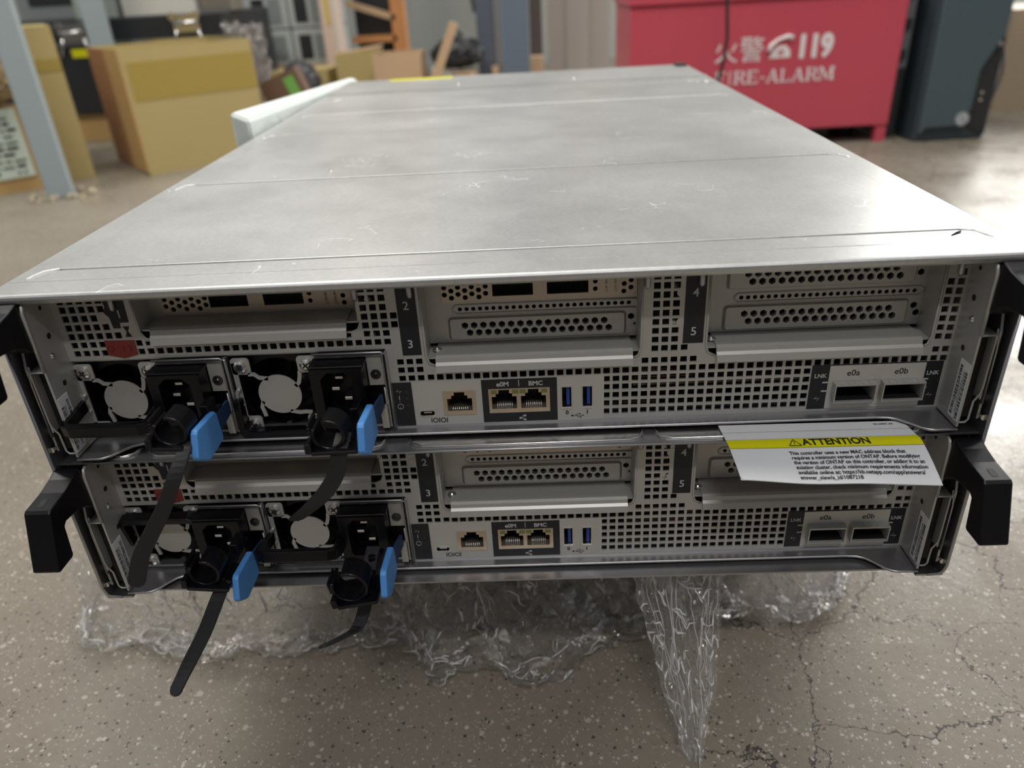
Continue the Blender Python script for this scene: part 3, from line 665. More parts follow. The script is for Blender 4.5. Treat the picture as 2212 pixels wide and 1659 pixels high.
# tray: straight set-back front edge, flared forward at both ends
m = MB(OFF)
side = [(209.4, 1.0), (199.5, 1.0), (197.0, 1.6), (194.0, 3.6), (190.5, 8.0), (187.0, 11.6), (183.0, 13.4), (177, 14.0)]
poly = [(-209.4, 60), (209.4, 60)] + side + [(-x, y) for x, y in reversed(side)]
m.prism(poly, 'z', 89.9, 90.7)
m.tube([(x, y, 90.2) for x, y in side] + [(-x, y, 90.2) for x, y in reversed(side)], .75, 8)
m.box(-56, 209, 19.4, 20.4, 90.6, 91.6); m.box(-209, 209, 22, 23, 90.6, 92.0)
m.build('bottom_tray', STEELD, ct)
for x in (-35, 62, 85, 190): m = MB(OFF); m.cyl((x, 9, 0), 'z', 1, 1) if False else None

# black handles at both sides, hooked forward and down
for s_ in (-1, 1):
    m = MB(OFF); a, b = sorted((s_ * 209.4, s_ * 222.0))
    pf = [(0.8, 172.4), (0.8, 148.0), (-4, 152.5), (-10, 155.0), (-20.5, 156.2), (-22.4, 154.8), (-24.2, 139.8), (-25.4, 138.6), (-36.2, 138.6), (-37.4, 139.8), (-28.4, 166.6), (-27.0, 167.7), (-14.5, 168.6), (-6, 170.2)]
    m.prism(pf, 'x', a, b)
    hd = m.build('latch_handle', BLACK, ct, bevel=1.0, seg=3)
    m = MB(OFF); a, b = sorted((s_ * 214.6, s_ * 217.6)); m.add([(a, -24.6, 167.95), (b, -24.6, 167.95), (b, -19.2, 168.4), (a, -19.2, 168.4)], [(0, 1, 2, 3)]); m.build('finger_slot', DARK, hd)

tag(ct, 'upper of the two controller modules, directly beneath the chassis cover', 'controller', 'controller modules in the chassis')
low = dup(ct, (-0.0006, 0.0, 0.0025))
tag(low, 'lower of the two controller modules, with the attention card lying in front', 'controller', 'controller modules in the chassis')

# ------------------------------------------------------------------ power supplies (built at the upper right bay)
PO = (-133.5, 20, 92.5)
ps = empty('power_supply', (-0.1335, 0.020, 0.0925))
cx, cz = -111.2, 111.4
m = MB(PO)
m.box(-133.2, -57.4, 22.2, 120, 92.4, 92.9); m.box(-133.2, -57.4, 22.2, 120, 132.6, 133.1); m.box(-57.9, -57.2, 17.6, 120, 92.6, 133); m.box(-133.4, -132.6, 18.6, 120, 92.6, 133)
m.box(-56.4, -55.4, 17.4, 60, 92.0, 133.6); m.tube([(-55.8, 17.4, 92.4), (-55.8, 17.4, 132.6), (-58.0, 17.4, 133.8), (-91, 17.4, 133.8)], .55, 6)
m.tube([(-133.0, 17.8, 92.8), (-133.0, 17.8, 133.2)], .7, 6)
m.box(-90, -58, 18.6, 19.6, 131.2, 132.2); m.box(-80, -77, 18.2, 18.8, 131.3, 132.0)
m.box(-132, -58, 19.0, 21.5, 92.2, 93.6)
m.build('housing', STEELD, ps)
# fan behind the guard
m = MB(PO); m.plate(sq(cx, cz, 41, 40), [ngon(cx, cz, 18.6, 40)], 24.2, 14); m.box(cx - 20, cx + 20, 40, 41, cz - 19, cz + 19); fn_ = m.build('fan_frame', BLACKG, ps)
m = MB(PO); m.cyl((cx, 27, cz), 'y', 9, 10, 24)
for k in range(5):
    a = 2 * PI * k / 5 + .3; u = Vector((math.cos(a), 0, math.sin(a))); t = Vector((-math.sin(a), 0, math.cos(a)))
    vs = []
    for r_ in (8.5, 13, 17.8):
        for q_ in (-1, 1): vs.append(Vector((cx, 31 + q_ * 3, cz)) + u * r_ + t * q_ * (3.2 + r_ * .22))
    m.add(vs, [(0, 1, 3, 2), (2, 3, 5, 4)])
m.build('fan_blades', BLACKG, fn_)
m = MB(PO)
gy = 20.6
m.prism(ngon(cx + .2, cz + .2, 10.6, 40), 'y', gy, gy + .8)
def arm(pts, wd=1.9):
    m.ribbon([(cx + a, gy + .4, cz + b) for a, b in pts], (0, 1, 0), 0.8, wd)
arm([(-13.4, 11.6), (-10.6, 11.6), (-8.4, 9.6), (-4.0, 9.0)]); arm([(12.0, 12.4), (11.6, 9.6), (10.6, 6.2), (8.6, 4.4)])
arm([(-9.0, -3.4), (-10.2, -6.8), (-9.6, -9.4), (-9.2, -12)]); arm([(3.6, -9.4), (8.0, -10.4), (11.0, -10.2), (14.4, -10.6)])
for dx, dz in ((-16.1, 16.1), (16.1, 16.1), (-16.1, -16.1), (16.1, -16.1)):
    m.prism(rrect(cx + dx - 4.6, cx + dx + 4.6, cz + dz - 4.4, cz + dz + 4.4, 1.8), 'y', gy, gy + .8)
m.box(cx - 20.6, cx - 18.2, gy, gy + .8, cz - 18, cz + 18); m.box(cx + 18.6, cx + 20.4, gy, gy + .8, cz - 18, cz + 16)
for s_ in (-1, 1): m.tube([(cx + s_ * (18.6) + s_ * 2.4 * math.cos(a), gy - .6, cz - .5 + 4.6 * math.sin(a)) for a in [-.5 * PI + k * PI / 10 for k in range(11)]], 1.0, 8)
guard = m.build('fan_guard', BRIGHT if False else STEEL, ps)
for dx, dz in ((-16.1, 16.3), (16.1, 16.1), (16.1, -16.1), (-15.6, -16.2)):
    x, z, r = cx + dx, cz + dz, 3.1
    m = MB(PO); m.cyl((x, gy, z), (0, -1, 0), r, 1.1, 24); m.cyl((x, gy - 1.1, z), (0, -1, 0), r, .8, 24, r * .62); sc_ = m.build('screw', SCREW, guard)
    m = MB(PO); m.obox((x, gy - 1.95, z), (.8, 0, .6), (0, 1, 0), (-.6, 0, .8), r * .55, .08, r * .13); m.obox((x, gy - 1.95, z), (-.6, 0, .8), (0, 1, 0), (.8, 0, .6), r * .55, .08, r * .13); m.build('screw_slot', DARK, guard)
# inlet
m = MB(PO)
m.plate(rrect(-91.0, -66.2, 98.4, 129.8, .8, 2), [[(-84.6, 104.5), (-72.6, 104.5), (-71.0, 106.2), (-71.0, 124.6), (-74.6, 128.0), (-82.6, 128.0), (-86.2, 124.6), (-86.2, 106.2)]], 9.0, 14)
m.box(-91.0, -66.2, 21.8, 23.0, 98.4, 129.8)
m.prism([(-91.6, 129.2), (-65.6, 129.2), (-65.6, 130.6), (-91.6, 130.6)], 'y', 10, 22)
inl = m.build('power_inlet', BLACK, ps, bevel=.3)
for x, z in ((-80.6, 117.6), (-75.2, 112.2), (-78.2, 123.6)):
    m = MB(PO); m.box(x - 1.9, x + 1.9, 12.8, 22, z - .8, z + .8); m.build('contact_pin', BRIGHT, inl, bevel=.2)
# light on a metal tab, window and release latch
m = MB(PO); m.prism([(-65.8, 130.8), (-58.6, 130.8), (-58.6, 127), (-57.9, 126.2), (-57.9, 115.4), (-65.8, 115.4)], 'y', 19.4, 20.2)
m.tube([(-58.4, 17.6, 114.9), (-58.4, 17.6, 105.6), (-59.2, 17.4, 104.6), (-63.6, 16, 104.6)], .45, 6)
m.box(-61.5, -58.2, 15.5, 20, 93.2, 104.4)
m.build('latch_bracket', STEEL, ps)
m = MB(PO); m.box(-65.8, -58.2, 30, 31, 104, 115.4); m.build('bay_window', DARK, ps)
m = MB(PO); m.cyl((-62.1, 19.4, 121.4), (0, -1, 0), 2.5, .5, 24); m.cyl((-62.1, 18.9, 121.4), (0, -1, 0), 1.0, .5, 14, .5); m.build('status_light', LENS, ps)
def latch(key, dx, dy, dz):
    m = MB(PO)
    pf = [(-8.0, 119.6), (-9.4, 121.0), (-28.6, 122.9), (-30.4, 121.6), (-34.4, 112.4), (-34.0, 110.6), (-26.6, 105.2), (-24.6, 104.4), (-8.4, 104.8), (-7.0, 106.0)]
    m.prism([(y + dy, z + dz) for y, z in pf], 'x', -61.6 + dx, -58.4 + dx)
    la = m.build('release_latch', BLUE, supplies[key], bevel=.8, seg=3); la['label'] = 'blue release tab'
    m = MB(PO); m.prism([(-8 + dy, 117 + dz), (16, 112), (16, 105), (-8 + dy, 107 + dz)], 'x', -60.8 + dx * .6, -59.4 + dx * .6); m.build('latch_arm', mat('dark_blue_plastic', (0.012, 0.04, 0.11)), la)

GRP = 'power supplies in the two controller modules'
spots = {'U2': (0, 0), 'U1': (-77.2, 0), 'L2': (-.8, -86.3), 'L1': (-77.8, -86.5)}
LAB = {'U2': 'power supply in the upper module beside the slot number strip, second from left',
       'U1': 'power supply at the far left end of the upper controller module',
       'L2': 'power supply in the lower module with black handle swung out and open ring clip',
       'L1': 'power supply at the far left end of the lower module, handle raised'}
supplies = {'U2': ps}
for k_ in ('U1', 'L2', 'L1'):
    dx, dz = spots[k_]; supplies[k_] = dup(ps, (-0.1335 + dx * .001, 0.020, 0.0925 + dz * .001))
for k_, o in supplies.items(): tag(o, LAB[k_], 'power supply', GRP)
def handle(key, ang, R=18.5):
    """U-shaped pull handle pivoting at the fan's mid height; ang 0 hangs down, 90 points at the viewer"""
    m = MB(PO); a = math.radians(ang); d = Vector((0, -math.sin(a), -math.cos(a))); nn = Vector((0, -math.cos(a), math.sin(a)))
    py_, pz = 18.4, cz - .6
    p = []
    for x, l in ((-20.4, 0), (-20.4, R - 4), (-19.4, R - 1.2), (-16.5, R), (16.5, R), (19.4, R - 1.2), (20.4, R - 4), (20.4, 0)):
        p.append(Vector((cx + x, py_, pz)) + d * l)
    # strap-like bar: broad along the swing normal
    vs = []; m_ = len(p)
    for i, q_ in enumerate(p):
        t = (p[min(i + 1, m_ - 1)] - p[max(i - 1, 0)]).normalized(); side_ = t.cross(nn).normalized()
        W_ = 1.9; T_ = 3.2
        vs += [q_ + side_ * W_ + nn * T_, q_ - side_ * W_ + nn * T_, q_ - side_ * W_ - nn * T_, q_ + side_ * W_ - nn * T_]
    fs = [(4 * i + k, 4 * i + (k + 1) % 4, 4 * i + 4 + (k + 1) % 4, 4 * i + 4 + k) for i in range(m_ - 1) for k in range(4)] + [(3, 2, 1, 0), tuple(4 * (m_ - 1) + k for k in range(4))]
    m.add(vs, fs)
    return m.build('pull_handle', BLACKG, supplies[key], bevel=.7, seg=2)
handle('U2', 4); handle('U1', 84, 21); handle('L2', 104, 22); handle('L1', 168, 19)
latch('U2', 0, 0, 0); latch('U1', 2.2, 5.8, -4.0); latch('L2', -.5, 0, 4.2); latch('L1', 2.2, 5.5, -.5)

def wrl(key, x, y, z):   # upper-bay building coordinates for a world point (mm)
    dx, dz = spots[key]; return (x - dx, y, z - dz)
def clip(key, c, tilt, ringr, pts, widths, wd, foot=11):
    """cable clip: base plate with notched foot, open ring, guide; and the long strap with rounded end"""
    m = MB(PO); cx_, cy_, cz_ = c
    R_ = Matrix.Rotation(tilt, 3, 'Y')
    def T(p): q_ = R_ @ Vector(p); return wrl(key, cx_ + q_.x, cy_ + q_.y, cz_ + q_.z)
    def bx(x0, x1, y0, y1, z0, z1):
        vs = [T((x, y, z)) for z in (z0, z1) for y in (y0, y1) for x in (x0, x1)]
        m.add(vs, [(0, 2, 3, 1), (4, 5, 7, 6), (0, 1, 5, 4), (2, 6, 7, 3), (0, 4, 6, 2), (1, 3, 7, 5)])
    bx(-9, foot, -9, 10, -6.6, -4.8)            # foot plate
    bx(-11.5, -8.5, -9, -2, -5.6, -1.0); bx(-10.5, -9, -9, 4, -1.4, -.6)
    n = 22; vs = []; fs = []
    a0, a1 = math.radians(150), math.radians(460)
    for i in range(n + 1):
        a = a0 + (a1 - a0) * i / n
        for r_ in (ringr, ringr + 1.7):
            for y in (-6, 6): vs.append(T((r_ * math.cos(a) - 1, y, r_ * math.sin(a) + ringr - 4.6)))
    for i in range(n):
        b = 4 * i; fs += [(b, b + 1, b + 5, b + 4), (b + 2, b + 6, b + 7, b + 3), (b, b + 4, b + 6, b + 2), (b + 1, b + 3, b + 7, b + 5)]
    fs += [(0, 2, 3, 1), (4 * n, 4 * n + 1, 4 * n + 3, 4 * n + 2)]
    m.add(vs, fs)
    bx(4.5, 8, -4, 24, -4.9, -2.6); bx(2, 8, 8, 30, -6.4, -4.6); bx(4.5, 8, 14, 24, -3, 3)    # arm back to the inlet
    for k in range(4): bx(-ringr - 3.6, -ringr - 2.2, -6, 6, 1.4 + k * 1.7, 2.3 + k * 1.7)
    cl = m.build('cable_clip', BLACK, supplies[key], bevel=.25)
    m = MB(PO)
    P = [Vector(wrl(key, *p)) for p in pts]
    # smooth the centre line
    Q = [P[0]]
    for i in range(len(P) - 1):
        p0, p1, p2, p3 = P[max(i - 1, 0)], P[i], P[i + 1], P[min(i + 2, len(P) - 1)]
        for t in (.25, .5, .75, 1): Q.append(.5 * ((2 * p1) + (p2 - p0) * t + (2 * p0 - 5 * p1 + 4 * p2 - p3) * t * t + (3 * p1 - p0 - 3 * p2 + p3) * t ** 3))
    ww = [widths[0] + (widths[1] - widths[0]) * i / (len(Q) - 1) for i in range(len(Q))]
    e = (Q[-1] - Q[-2]).normalized(); L_ = ww[-1] / 2
    for f_ in (.5, .8, .95): Q.append(Q[-1 - (0 if f_ == .5 else 0)] + e * L_ * (.5 if f_ == .5 else .3 if f_ == .8 else .15)); ww.append(widths[1] * math.sqrt(max(.02, 1 - f_ * f_)))
    m.ribbon(Q, wd, ww, 1.3)
    for k in range(3):
        q_ = Q[-5] + (Q[-5] - Q[-6]).normalized() * (-1.4 * k)
    st = m.build('cable_strap', STRAP, supplies[key], bevel=.2)
clip('U1', (-143.5, -20, 118.5), .05, 6.0, [(-138.6, -24, 114), (-139.5, -31, 110), (-143.3, -36.7, 101.4), (-149.7, -40.0, 89.0), (-156.2, -43.3, 79.0), (-162.4, -46.7, 68.9), (-165.8, -49.6, 58.5)], (5.6, 7.6), (1, .35, .25), 4.5)
clip('U2', (-74.5, -21, 114.5), -.02, 6.0, [(-70.5, -20, 113), (-71.5, -28, 108), (-74.1, -30, 98.3), (-81.1, -29, 87.6), (-89.3, -26, 78.4), (-97.5, -20, 69.0), (-103, -14, 62)], (7.4, 7.2), (1, 0, .2))
clip('L1', (-147.5, -22, 39.5), .1, 6.2, [(-140.5, -24, 34), (-143.5, -30.0, 28.3), (-150.8, -38.3, 13.6), (-159.2, -46.7, 0.3), (-163.6, -54.0, -7)], (7.0, 6.8), (1, .2, .45))
clip('L2', (-77, -25, 29.5), -.17, 7.6, [(-71.0, -4, 35), (-72, -10, 31), (-73.0, -16, 22.4), (-76.0, -21.7, 10.0), (-80.0, -28, 3.0), (-85.3, -35, 4.5), (-91.3, -44.0, 8.8)], (7.6, 5.6), (1, 0, .3))

# ------------------------------------------------------------------ warning card drooping out of the gap
def cardpt(u, v):   # u 0..1 left to right, v 0..1 back to front
    TL, TR = Vector((102.3, 14, 88.75)), Vector((189.5, 12.5, 88.75)); BL, BR = Vector((104.2, -25, 84.4)), Vector((193.3, -25, 77.8))
    p = TL.lerp(TR, u).lerp(BL.lerp(BR, u), v)
    t = max(0, v - .42) / .58; zb = BL.lerp(BR, u).z
    p.z = 88.75 + (zb - 88.75) * t ** 1.25 - 1.1 * t * math.sin(PI * min(1, u * 1.5)) ** 2
    return p
def cardmap(x, y, lift=0.0):
    """card millimetres (x right 0..88, y down 0..40) to space"""
    p = cardpt(x / 88.0, y / 40.0); return (p.x, p.y, p.z + lift)
m = MB((147, -5, 80)); m.quads(lambda u, v: cardmap(88 * (u if not (v > .96 and (u < .01)) else .012), 40 * v), 44, 24)
m.quads(lambda u, v: cardmap(88 * (1 - u), 40 * v, -.28), 44, 24)
card = m.build('warning_card', WHITE, loc=(.147, -.005, .080))
tag(card, 'white paper card with yellow ATTENTION band sticking out between the modules', 'card')
m = MB((147, -5, 80)); m.quads(lambda u, v: cardmap(88 * u, 14.2 + 6.6 * v, .10), 44, 14); m.build('yellow_band', YEL, card)
m = MB((147, -5, 80))
def ctext(s, size, x, y, width=None, bold=0.02): m.text(s, size, (0, 0, 0), align='LEFT', bold=bold, width=width, fn=lambda a, b: cardmap(x + a, y - b * 1.15, .34))
ctext('ATTENTION', 5.4, 34.0, 19.4, width=31, bold=.028)
for i, (t, x, w_) in enumerate((('This controller uses a new MAC address block that', 26.0, 52), ('requires a minimum version of ONTAP. Before modifying', 26.2, 57), ('the version of ONTAP on this controller, or adding it to an', 26.4, 58), ('existing cluster, check minimum requirements information', 26.6, 58), ('available online at: https://kb.netapp.com/app/answers/', 26.7, 56), ('answer_view/a_id/1087218', 26.8, 27.6))):
    ctext(t, 2.3, x, 25.0 + i * 2.62, width=w_)
ctext('351-04047_A0', 1.5, 73, 2.2 + 1.4, width=9)
def cline(pts, w_):
    for a, b in zip(pts, pts[1:]):
        d = Vector((b[0] - a[0], b[1] - a[1])).normalized(); n_ = Vector((-d.y, d.x)) * w_ / 2
        q_ = [(a[0] + n_.x, a[1] + n_.y), (b[0] + n_.x, b[1] + n_.y), (b[0] - n_.x, b[1] - n_.y), (a[0] - n_.x, a[1] - n_.y)]
        m.add([cardmap(x, y, .32) for x, y in q_], [(0, 1, 2, 3)])
cline([(27.6, 19.6), (30.4, 15.2), (33.2, 19.6), (27.6, 19.6)], .45); cline([(30.4, 16.6), (30.4, 18.2)], .4); cline([(30.4, 18.5), (30.4, 18.9)], .4)
for k in range(22): cline([(k * 4, 7.6), (k * 4 + 4, 7.6)], .12)
for k in range(22): cline([(k * 4, 14.2), (k * 4 + 4, 14.2)], .12); cline([(k * 4, 20.8), (k * 4 + 4, 20.8)], .12)
m.build('lettering', INK, card)

# ------------------------------------------------------------------ block under the chassis and its film
m = MB(k=1); m.box(-0.185, 0.185, 0.165, 0.66, FZ, -0.001)
blk = m.build('packing_block', mat('dark_brown_board', (0.045, 0.035, 0.03), 0, 0.7, vary=(12, 0.3)), bevel=.006, loc=(0, 0, 0))
tag(blk, 'dark packing block on the floor carrying the server chassis', 'block')
FILM = film_mat('clear_stretch_film', (0.965, 0.96, 0.955), 0.11, 0.06, 0.015)
def outline_y(x):   # where the film meets the floor, from the photo
    P = [(-.345, .150), (-.335, .105), (-.314, .085), (-.273, .090), (-.22, .072), (-.17, .079), (-.093, .085), (-.06, .05), (-.028, .066), (.0, .045), (.029, .053), (.06, .08), (.099, .087), (.130, .104), (.173, .103), (.200, .095), (.235, .12), (.262, .17)]
    for a, b in zip(P, P[1:]):
        if a[0] <= x <= b[0]:
            t = (x - a[0]) / (b[0] - a[0]); return a[1] + (b[1] - a[1]) * t
    return .1
def crumple(p, amp, sc):
    v = Vector(p) * sc
    n1 = noise.noise_vector(v); n2 = noise.noise_vector(v * 2.3 + Vector((7, 3, 1))); n3 = noise.noise_vector(v * 5.1 + Vector((1, 9, 4)))
    r = Vector((abs(n1.x) - .3, abs(n1.y) - .3, abs(n1.z) - .3)) * amp + Vector((abs(n2.x) - .3, abs(n2.y) - .3, abs(n2.z) - .3)) * amp * .6 + n3 * amp * .22
    return r
m = MB(k=1)
def film(u, v):
    x = -.345 + .607 * u; y1 = outline_y(x); ytop = .10 + .04 * math.sin(x * 9)
    if v < .55:
        t = v / .55; y = ytop + (y1 + .015 - ytop) * t ** 1.4; z = -.006 - (.112 + .006) * t
        if x < -.20: z -= (.5 * (-.20 - x)) * (1 - t); y += (-.20 - x) * .2 * (1 - t)
        if x > .19: z -= (1.0 * (x - .19)) * (1 - t)
    else:
        t = (v - .55) / .45; y = y1 + .015 - .022 * t; z = -.118 - .006 * math.sin(PI * t)
    e = min(1, 14 * min(u, 1 - u) + .3)
    c = crumple((x, y * 1.2, z), .0135 * e, 30)
    z2 = z + c.z * .7; y2 = y + c.y; x2 = x + c.x
    return (x2, y2, max(z2, FZ + .0012 + abs(c.x) * .1))
m.quads(film, 300, 95, False)
wr = m.build('plastic_wrap', FILM); tag(wr, 'crumpled clear stretch film bunched on the floor beneath the server', 'plastic film')
rc_ = random.Random(21)
GLINT = film_mat('film_crease', (0.95, 0.95, 0.95), 0.6, 0.22, 0.5, True)  # pale strands along the creases, with the film's glints put into their colour
m = MB(k=1)
def strand(mb, fn, u, v, du, dv, r, n=5):
    p = []
    for k in range(n + 1):
        t = k / n; uu = min(.995, max(.005, u + du * t)); vv = min(.995, max(.005, v + dv * t + .02 * math.sin(t * 5 + u * 40)))
        q_ = Vector(fn(uu, vv)); p.append((q_.x, q_.y - .0006, max(q_.z + .0004, FZ + .0012)))
    mb.tube(p, [r * .25] + [r] * (n - 1) + [r * .25], 5)
cl_ = [(rc_.random(), .25 + .7 * rc_.random()) for k in range(40)] + [(.80 + .17 * rc_.random(), .3 + .5 * rc_.random()) for k in range(8)] + [(.03 + .1 * rc_.random(), .4 + .5 * rc_.random()) for k in range(5)]
for cu_, cv_ in cl_:
    an = rc_.random() * PI
    for k in range(rc_.randint(5, 13)):
        u = cu_ + rc_.gauss(0, .018); v = cv_ + rc_.gauss(0, .05); a_ = an + rc_.gauss(0, .5); l_ = rc_.choice((.004, .006, .008, .012, .022))
        strand(m, film, u, v, l_ * math.cos(a_), l_ * 4 * math.sin(a_), rc_.uniform(.00022, .0006), 4)
for k in range(60):
    u = rc_.random(); strand(m, film, u, .86 + .13 * rc_.random(), rc_.uniform(.006, .016), rc_.gauss(0, .03), rc_.uniform(.0002, .0004), 5)
cr = m.build('crease_glints', GLINT, wr); cr['kind'] = 'stuff'
m = MB(k=1)
def tail(u, v):
    zt = -.004 + (FZ + .0012 + .004) * v
    hw = .024 * (1 - v) ** .8 + .0045; cxx = .092 + .008 * v; yy = .032 - .042 * v
    x = cxx + hw * (2 * u - 1); fold = .006 * (abs(math.sin(u * 17 + math.sin(v * 3) * 1.2)) + .5 * abs(math.sin(u * 41 + v * 5))) * (1 - .4 * v) - .005
    c = crumple((x * 2.2, yy, zt * .45), .007, 46)
    return (x + c.x * .6, yy + fold + c.y, max(min(zt + c.z * .4, -.003), FZ + .001))
m.quads(tail, 90, 150, False)
tl = m.build('film_tail', film_mat('twisted_film', (0.97, 0.97, 0.97), 0.12, 0.08, 0.06), wr); tl['label'] = 'twisted strand of film pulled out towards the viewer'
m = MB(k=1)  # the same painted glints, along folds of the twisted tail
for k in range(34):
    u = rc_.random(); v0 = rc_.random() ** 1.3 * .75; strand(m, tail, u, v0, rc_.gauss(0, .1), rc_.uniform(.12, .5), rc_.uniform(.0001, .00024), 14)
for k in range(90):
    u = rc_.random(); v0 = rc_.random(); strand(m, tail, u, v0, rc_.gauss(0, .12), rc_.uniform(.01, .035), rc_.uniform(.0003, .0007), 4)
cr = m.build('crease_glints', GLINT, tl); cr['kind'] = 'stuff'

# ------------------------------------------------------------------ background things (metres)
CARD = mat('brown_cardboard', (0.48, 0.31, 0.12), 0, 0.65, vary=(4, 0.12))
CARD2 = mat('olive_cardboard', (0.44, 0.345, 0.145), 0, 0.6, vary=(3, 0.12))
PALE = mat('pale_cardboard', (0.55, 0.38, 0.23), 0, 0.7, vary=(6, 0.15))
TAPE = mat('brown_packing_tape', (0.38, 0.28, 0.07), 0, 0.28)
POST = mat('blue_grey_paint', (0.32, 0.38, 0.40), 0, 0.5, vary=(3, 0.06))
POSTD = mat('slate_paint', (0.085, 0.105, 0.135), 0, 0.5)
CASE = mat('black_laminate', (0.022, 0.024, 0.027), 0, 0.4)
CHROME = mat('nickel_catch', (0.75, 0.75, 0.73), 1.0, 0.18)
OFFW = mat('off_white_board', (0.62, 0.60, 0.54), 0, 0.6)
GREYC = mat('grey_server_case', (0.25, 0.28, 0.28), 0.3, 0.45)
WOOD = mat('orange_timber', (0.60, 0.27, 0.10), 0, 0.6, vary=(8, 0.15))
def B(x0, x1, y0, y1, z0, z1, mb=None):
    mb = mb or MB(k=1); mb.box(x0, x1, y0, y1, z0, z1); return mb
def rooted(name, loc, rz, label, cat, group=None): return tag(empty(name, loc, rz), label, cat, group)

# steel posts
def post(name, loc, rz, w_, d_, label, group=None):
    r = rooted(name, loc, rz, label, 'post', group)
    B(0, w_, 0, d_, 0, 2.6).build('post_shaft', POST, r, bevel=.003)
    mb = MB(k=1); rr = random.Random(3)
    for k in range(26):
        a = rr.random() * 2 * PI; q_ = .03 + rr.random() * .03
        mb.tube([(w_ / 2 + math.cos(a) * q_ * 1.3, d_ / 2 + math.sin(a) * q_, .0), (w_ / 2 + math.cos(a) * q_ * 1.3 + .006, d_ / 2 + math.sin(a) * q_, rr.random() * .012 + .002)], [.008, .003], 5)
    mb.build('plaster_crumbs', mat('crumbled_mortar', (0.42, 0.37, 0.27), 0, .9), r)
    return r
post('steel_post', (-1.168, 1.511, FZ), math.radians(24), .058, .046, 'blue-grey square steel post with crumbled mortar at its foot, nearest of the posts', 'blue-grey square steel posts')
post('steel_post', (-1.325, 2.20, FZ), math.radians(24), .068, .055, 'blue-grey square steel post rising behind the large open carton', 'blue-grey square steel posts')

# large open carton
def carton(name, loc, rz, wx, dy, h, matl, label, open_=True, tape=False, flap=True, group=None):
    r = rooted(name, loc, rz, label, 'box', group)
    t = .006; mb = MB(k=1)
    mb.box(0, wx, 0, t, 0, h); mb.box(0, wx, dy - t, dy, 0, h); mb.box(0, t, t, dy - t, 0, h); mb.box(wx - t, wx, t, dy - t, 0, h); mb.box(t, wx - t, t, dy - t, 0, t)
    if not open_: mb.box(t, wx - t, t, dy - t, h - t, h)
    mb.build('box_body', matl, r)
    if tape: B(.012, wx - .004, -.0012, 0, h * .60, h * .90).build('packing_tape', TAPE, r)
    return r
bc = carton('open_carton', (-1.011, 1.737, FZ), math.radians(40), .343, .33, .311, CARD2, 'large brown open-topped carton with tape, left behind the server', tape=True)
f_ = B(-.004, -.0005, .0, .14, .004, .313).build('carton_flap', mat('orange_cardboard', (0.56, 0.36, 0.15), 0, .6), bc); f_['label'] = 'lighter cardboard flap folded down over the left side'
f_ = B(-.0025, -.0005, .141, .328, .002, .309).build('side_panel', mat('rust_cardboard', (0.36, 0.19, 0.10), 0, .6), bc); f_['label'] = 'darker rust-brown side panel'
lc = carton('tall_carton', (-1.286, 1.690, FZ), math.radians(33), .13, .30, .375, CARD2, 'tall olive carton behind the nearest steel post', open_=False)
B(-.0, .13, -.0012, 0, .27, .3).build('packing_tape', TAPE, lc)
# far-left carton with a printed sheet, bubble-wrapped bundle on top
fc = carton('labelled_carton', (-1.538, 1.424, FZ), math.radians(40), .36, .05, .205, CARD, 'low carton at far left covered by a white printed sheet', open_=False)
mb = B(-.02, .352, -.004, -.001, .035, .20); sh = mb.build('printed_sheet', mat('greenish_paper', (0.62, 0.72, 0.62), 0, .6), fc)
mb = MB(k=1); rr = random.Random(11)
for rr_ in range(11):
    x = .0
    while x < .335:
        l = rr.choice((.008, .014, .02, .026)); 
        if rr.random() > .25: mb.box(x, min(x + l, .345), -.0052, -.004, .045 + rr_ * .0145, .049 + rr_ * .0145 + (.003 if rr.random() > .6 else 0))
        x += l + .006
mb.build('printed_lines', INK, sh)
mb = MB(k=1)
mb.quads(lambda u, v: tuple(Vector((.315 + (.075) * math.cos(2 * PI * u) * math.sin(PI * v), .0 + .045 * math.sin(2 * PI * u) * math.sin(PI * v), .068 - .07 * math.cos(PI * v))) * 1.0 + crumple((u * 3, v * 2, 1), .02, 5)), 60, 30, False)
bw = mb.build('bubble_wrapped_bundle', mat('amber_film', (0.30, 0.21, 0.10), 0, .18), loc=(-1.538, 1.424, FZ + .216)); bw.rotation_euler = (0, 0, math.radians(40)); tag(bw, 'shiny film-wrapped bundle lying on the printed low carton', 'bundle')

# black flight cases with chrome catches
def catch(parent, x, y, z, s_=1.0):
    mb = MB(k=1); mb.box(x - .028 * s_, x + .028 * s_, y - .006, y, z - .016 * s_, z + .020 * s_)
    for a in (-1, 1):
        mb.cyl((x + a * .026 * s_, y - .006, z + .016 * s_), (0, -1, 0), .008 * s_, .008, 10); mb.tube([(x + a * .022 * s_, y - .008, z - .012), (x + a * .034 * s_, y - .008, z - .045 * s_)], .004, 6)
    mb.tube([(x - .026 * s_, y - .014, z + .004), (x + .026 * s_, y - .014, z + .004)], .006, 8)
    mb.build('butterfly_catch', CHROME, parent)
r = rooted('flight_case', (-1.93, 2.34, FZ), 0, 'long black flight case with chrome catches behind the cartons', 'case')
B(0, .975, 0, .5, .09, .375).build('case_body', CASE, r, bevel=.004)
B(0, .975, -.004, 0, .302, .308).build('case_seam', CHROME, r)
catch(r, .862, 0, .345, 1.5); catch(r, .485, 0, .335, 1.5)
B(.465, .52, -.003, 0, .265, .29).build('case_sticker', YEL, r)
B(.37, .95, .02, .3, 0, .09).build('skid', CARD, r)
r = rooted('equipment_case', (-1.95, 2.52, FZ), 0, 'grey and black equipment case standing behind the flight case at far left', 'case')
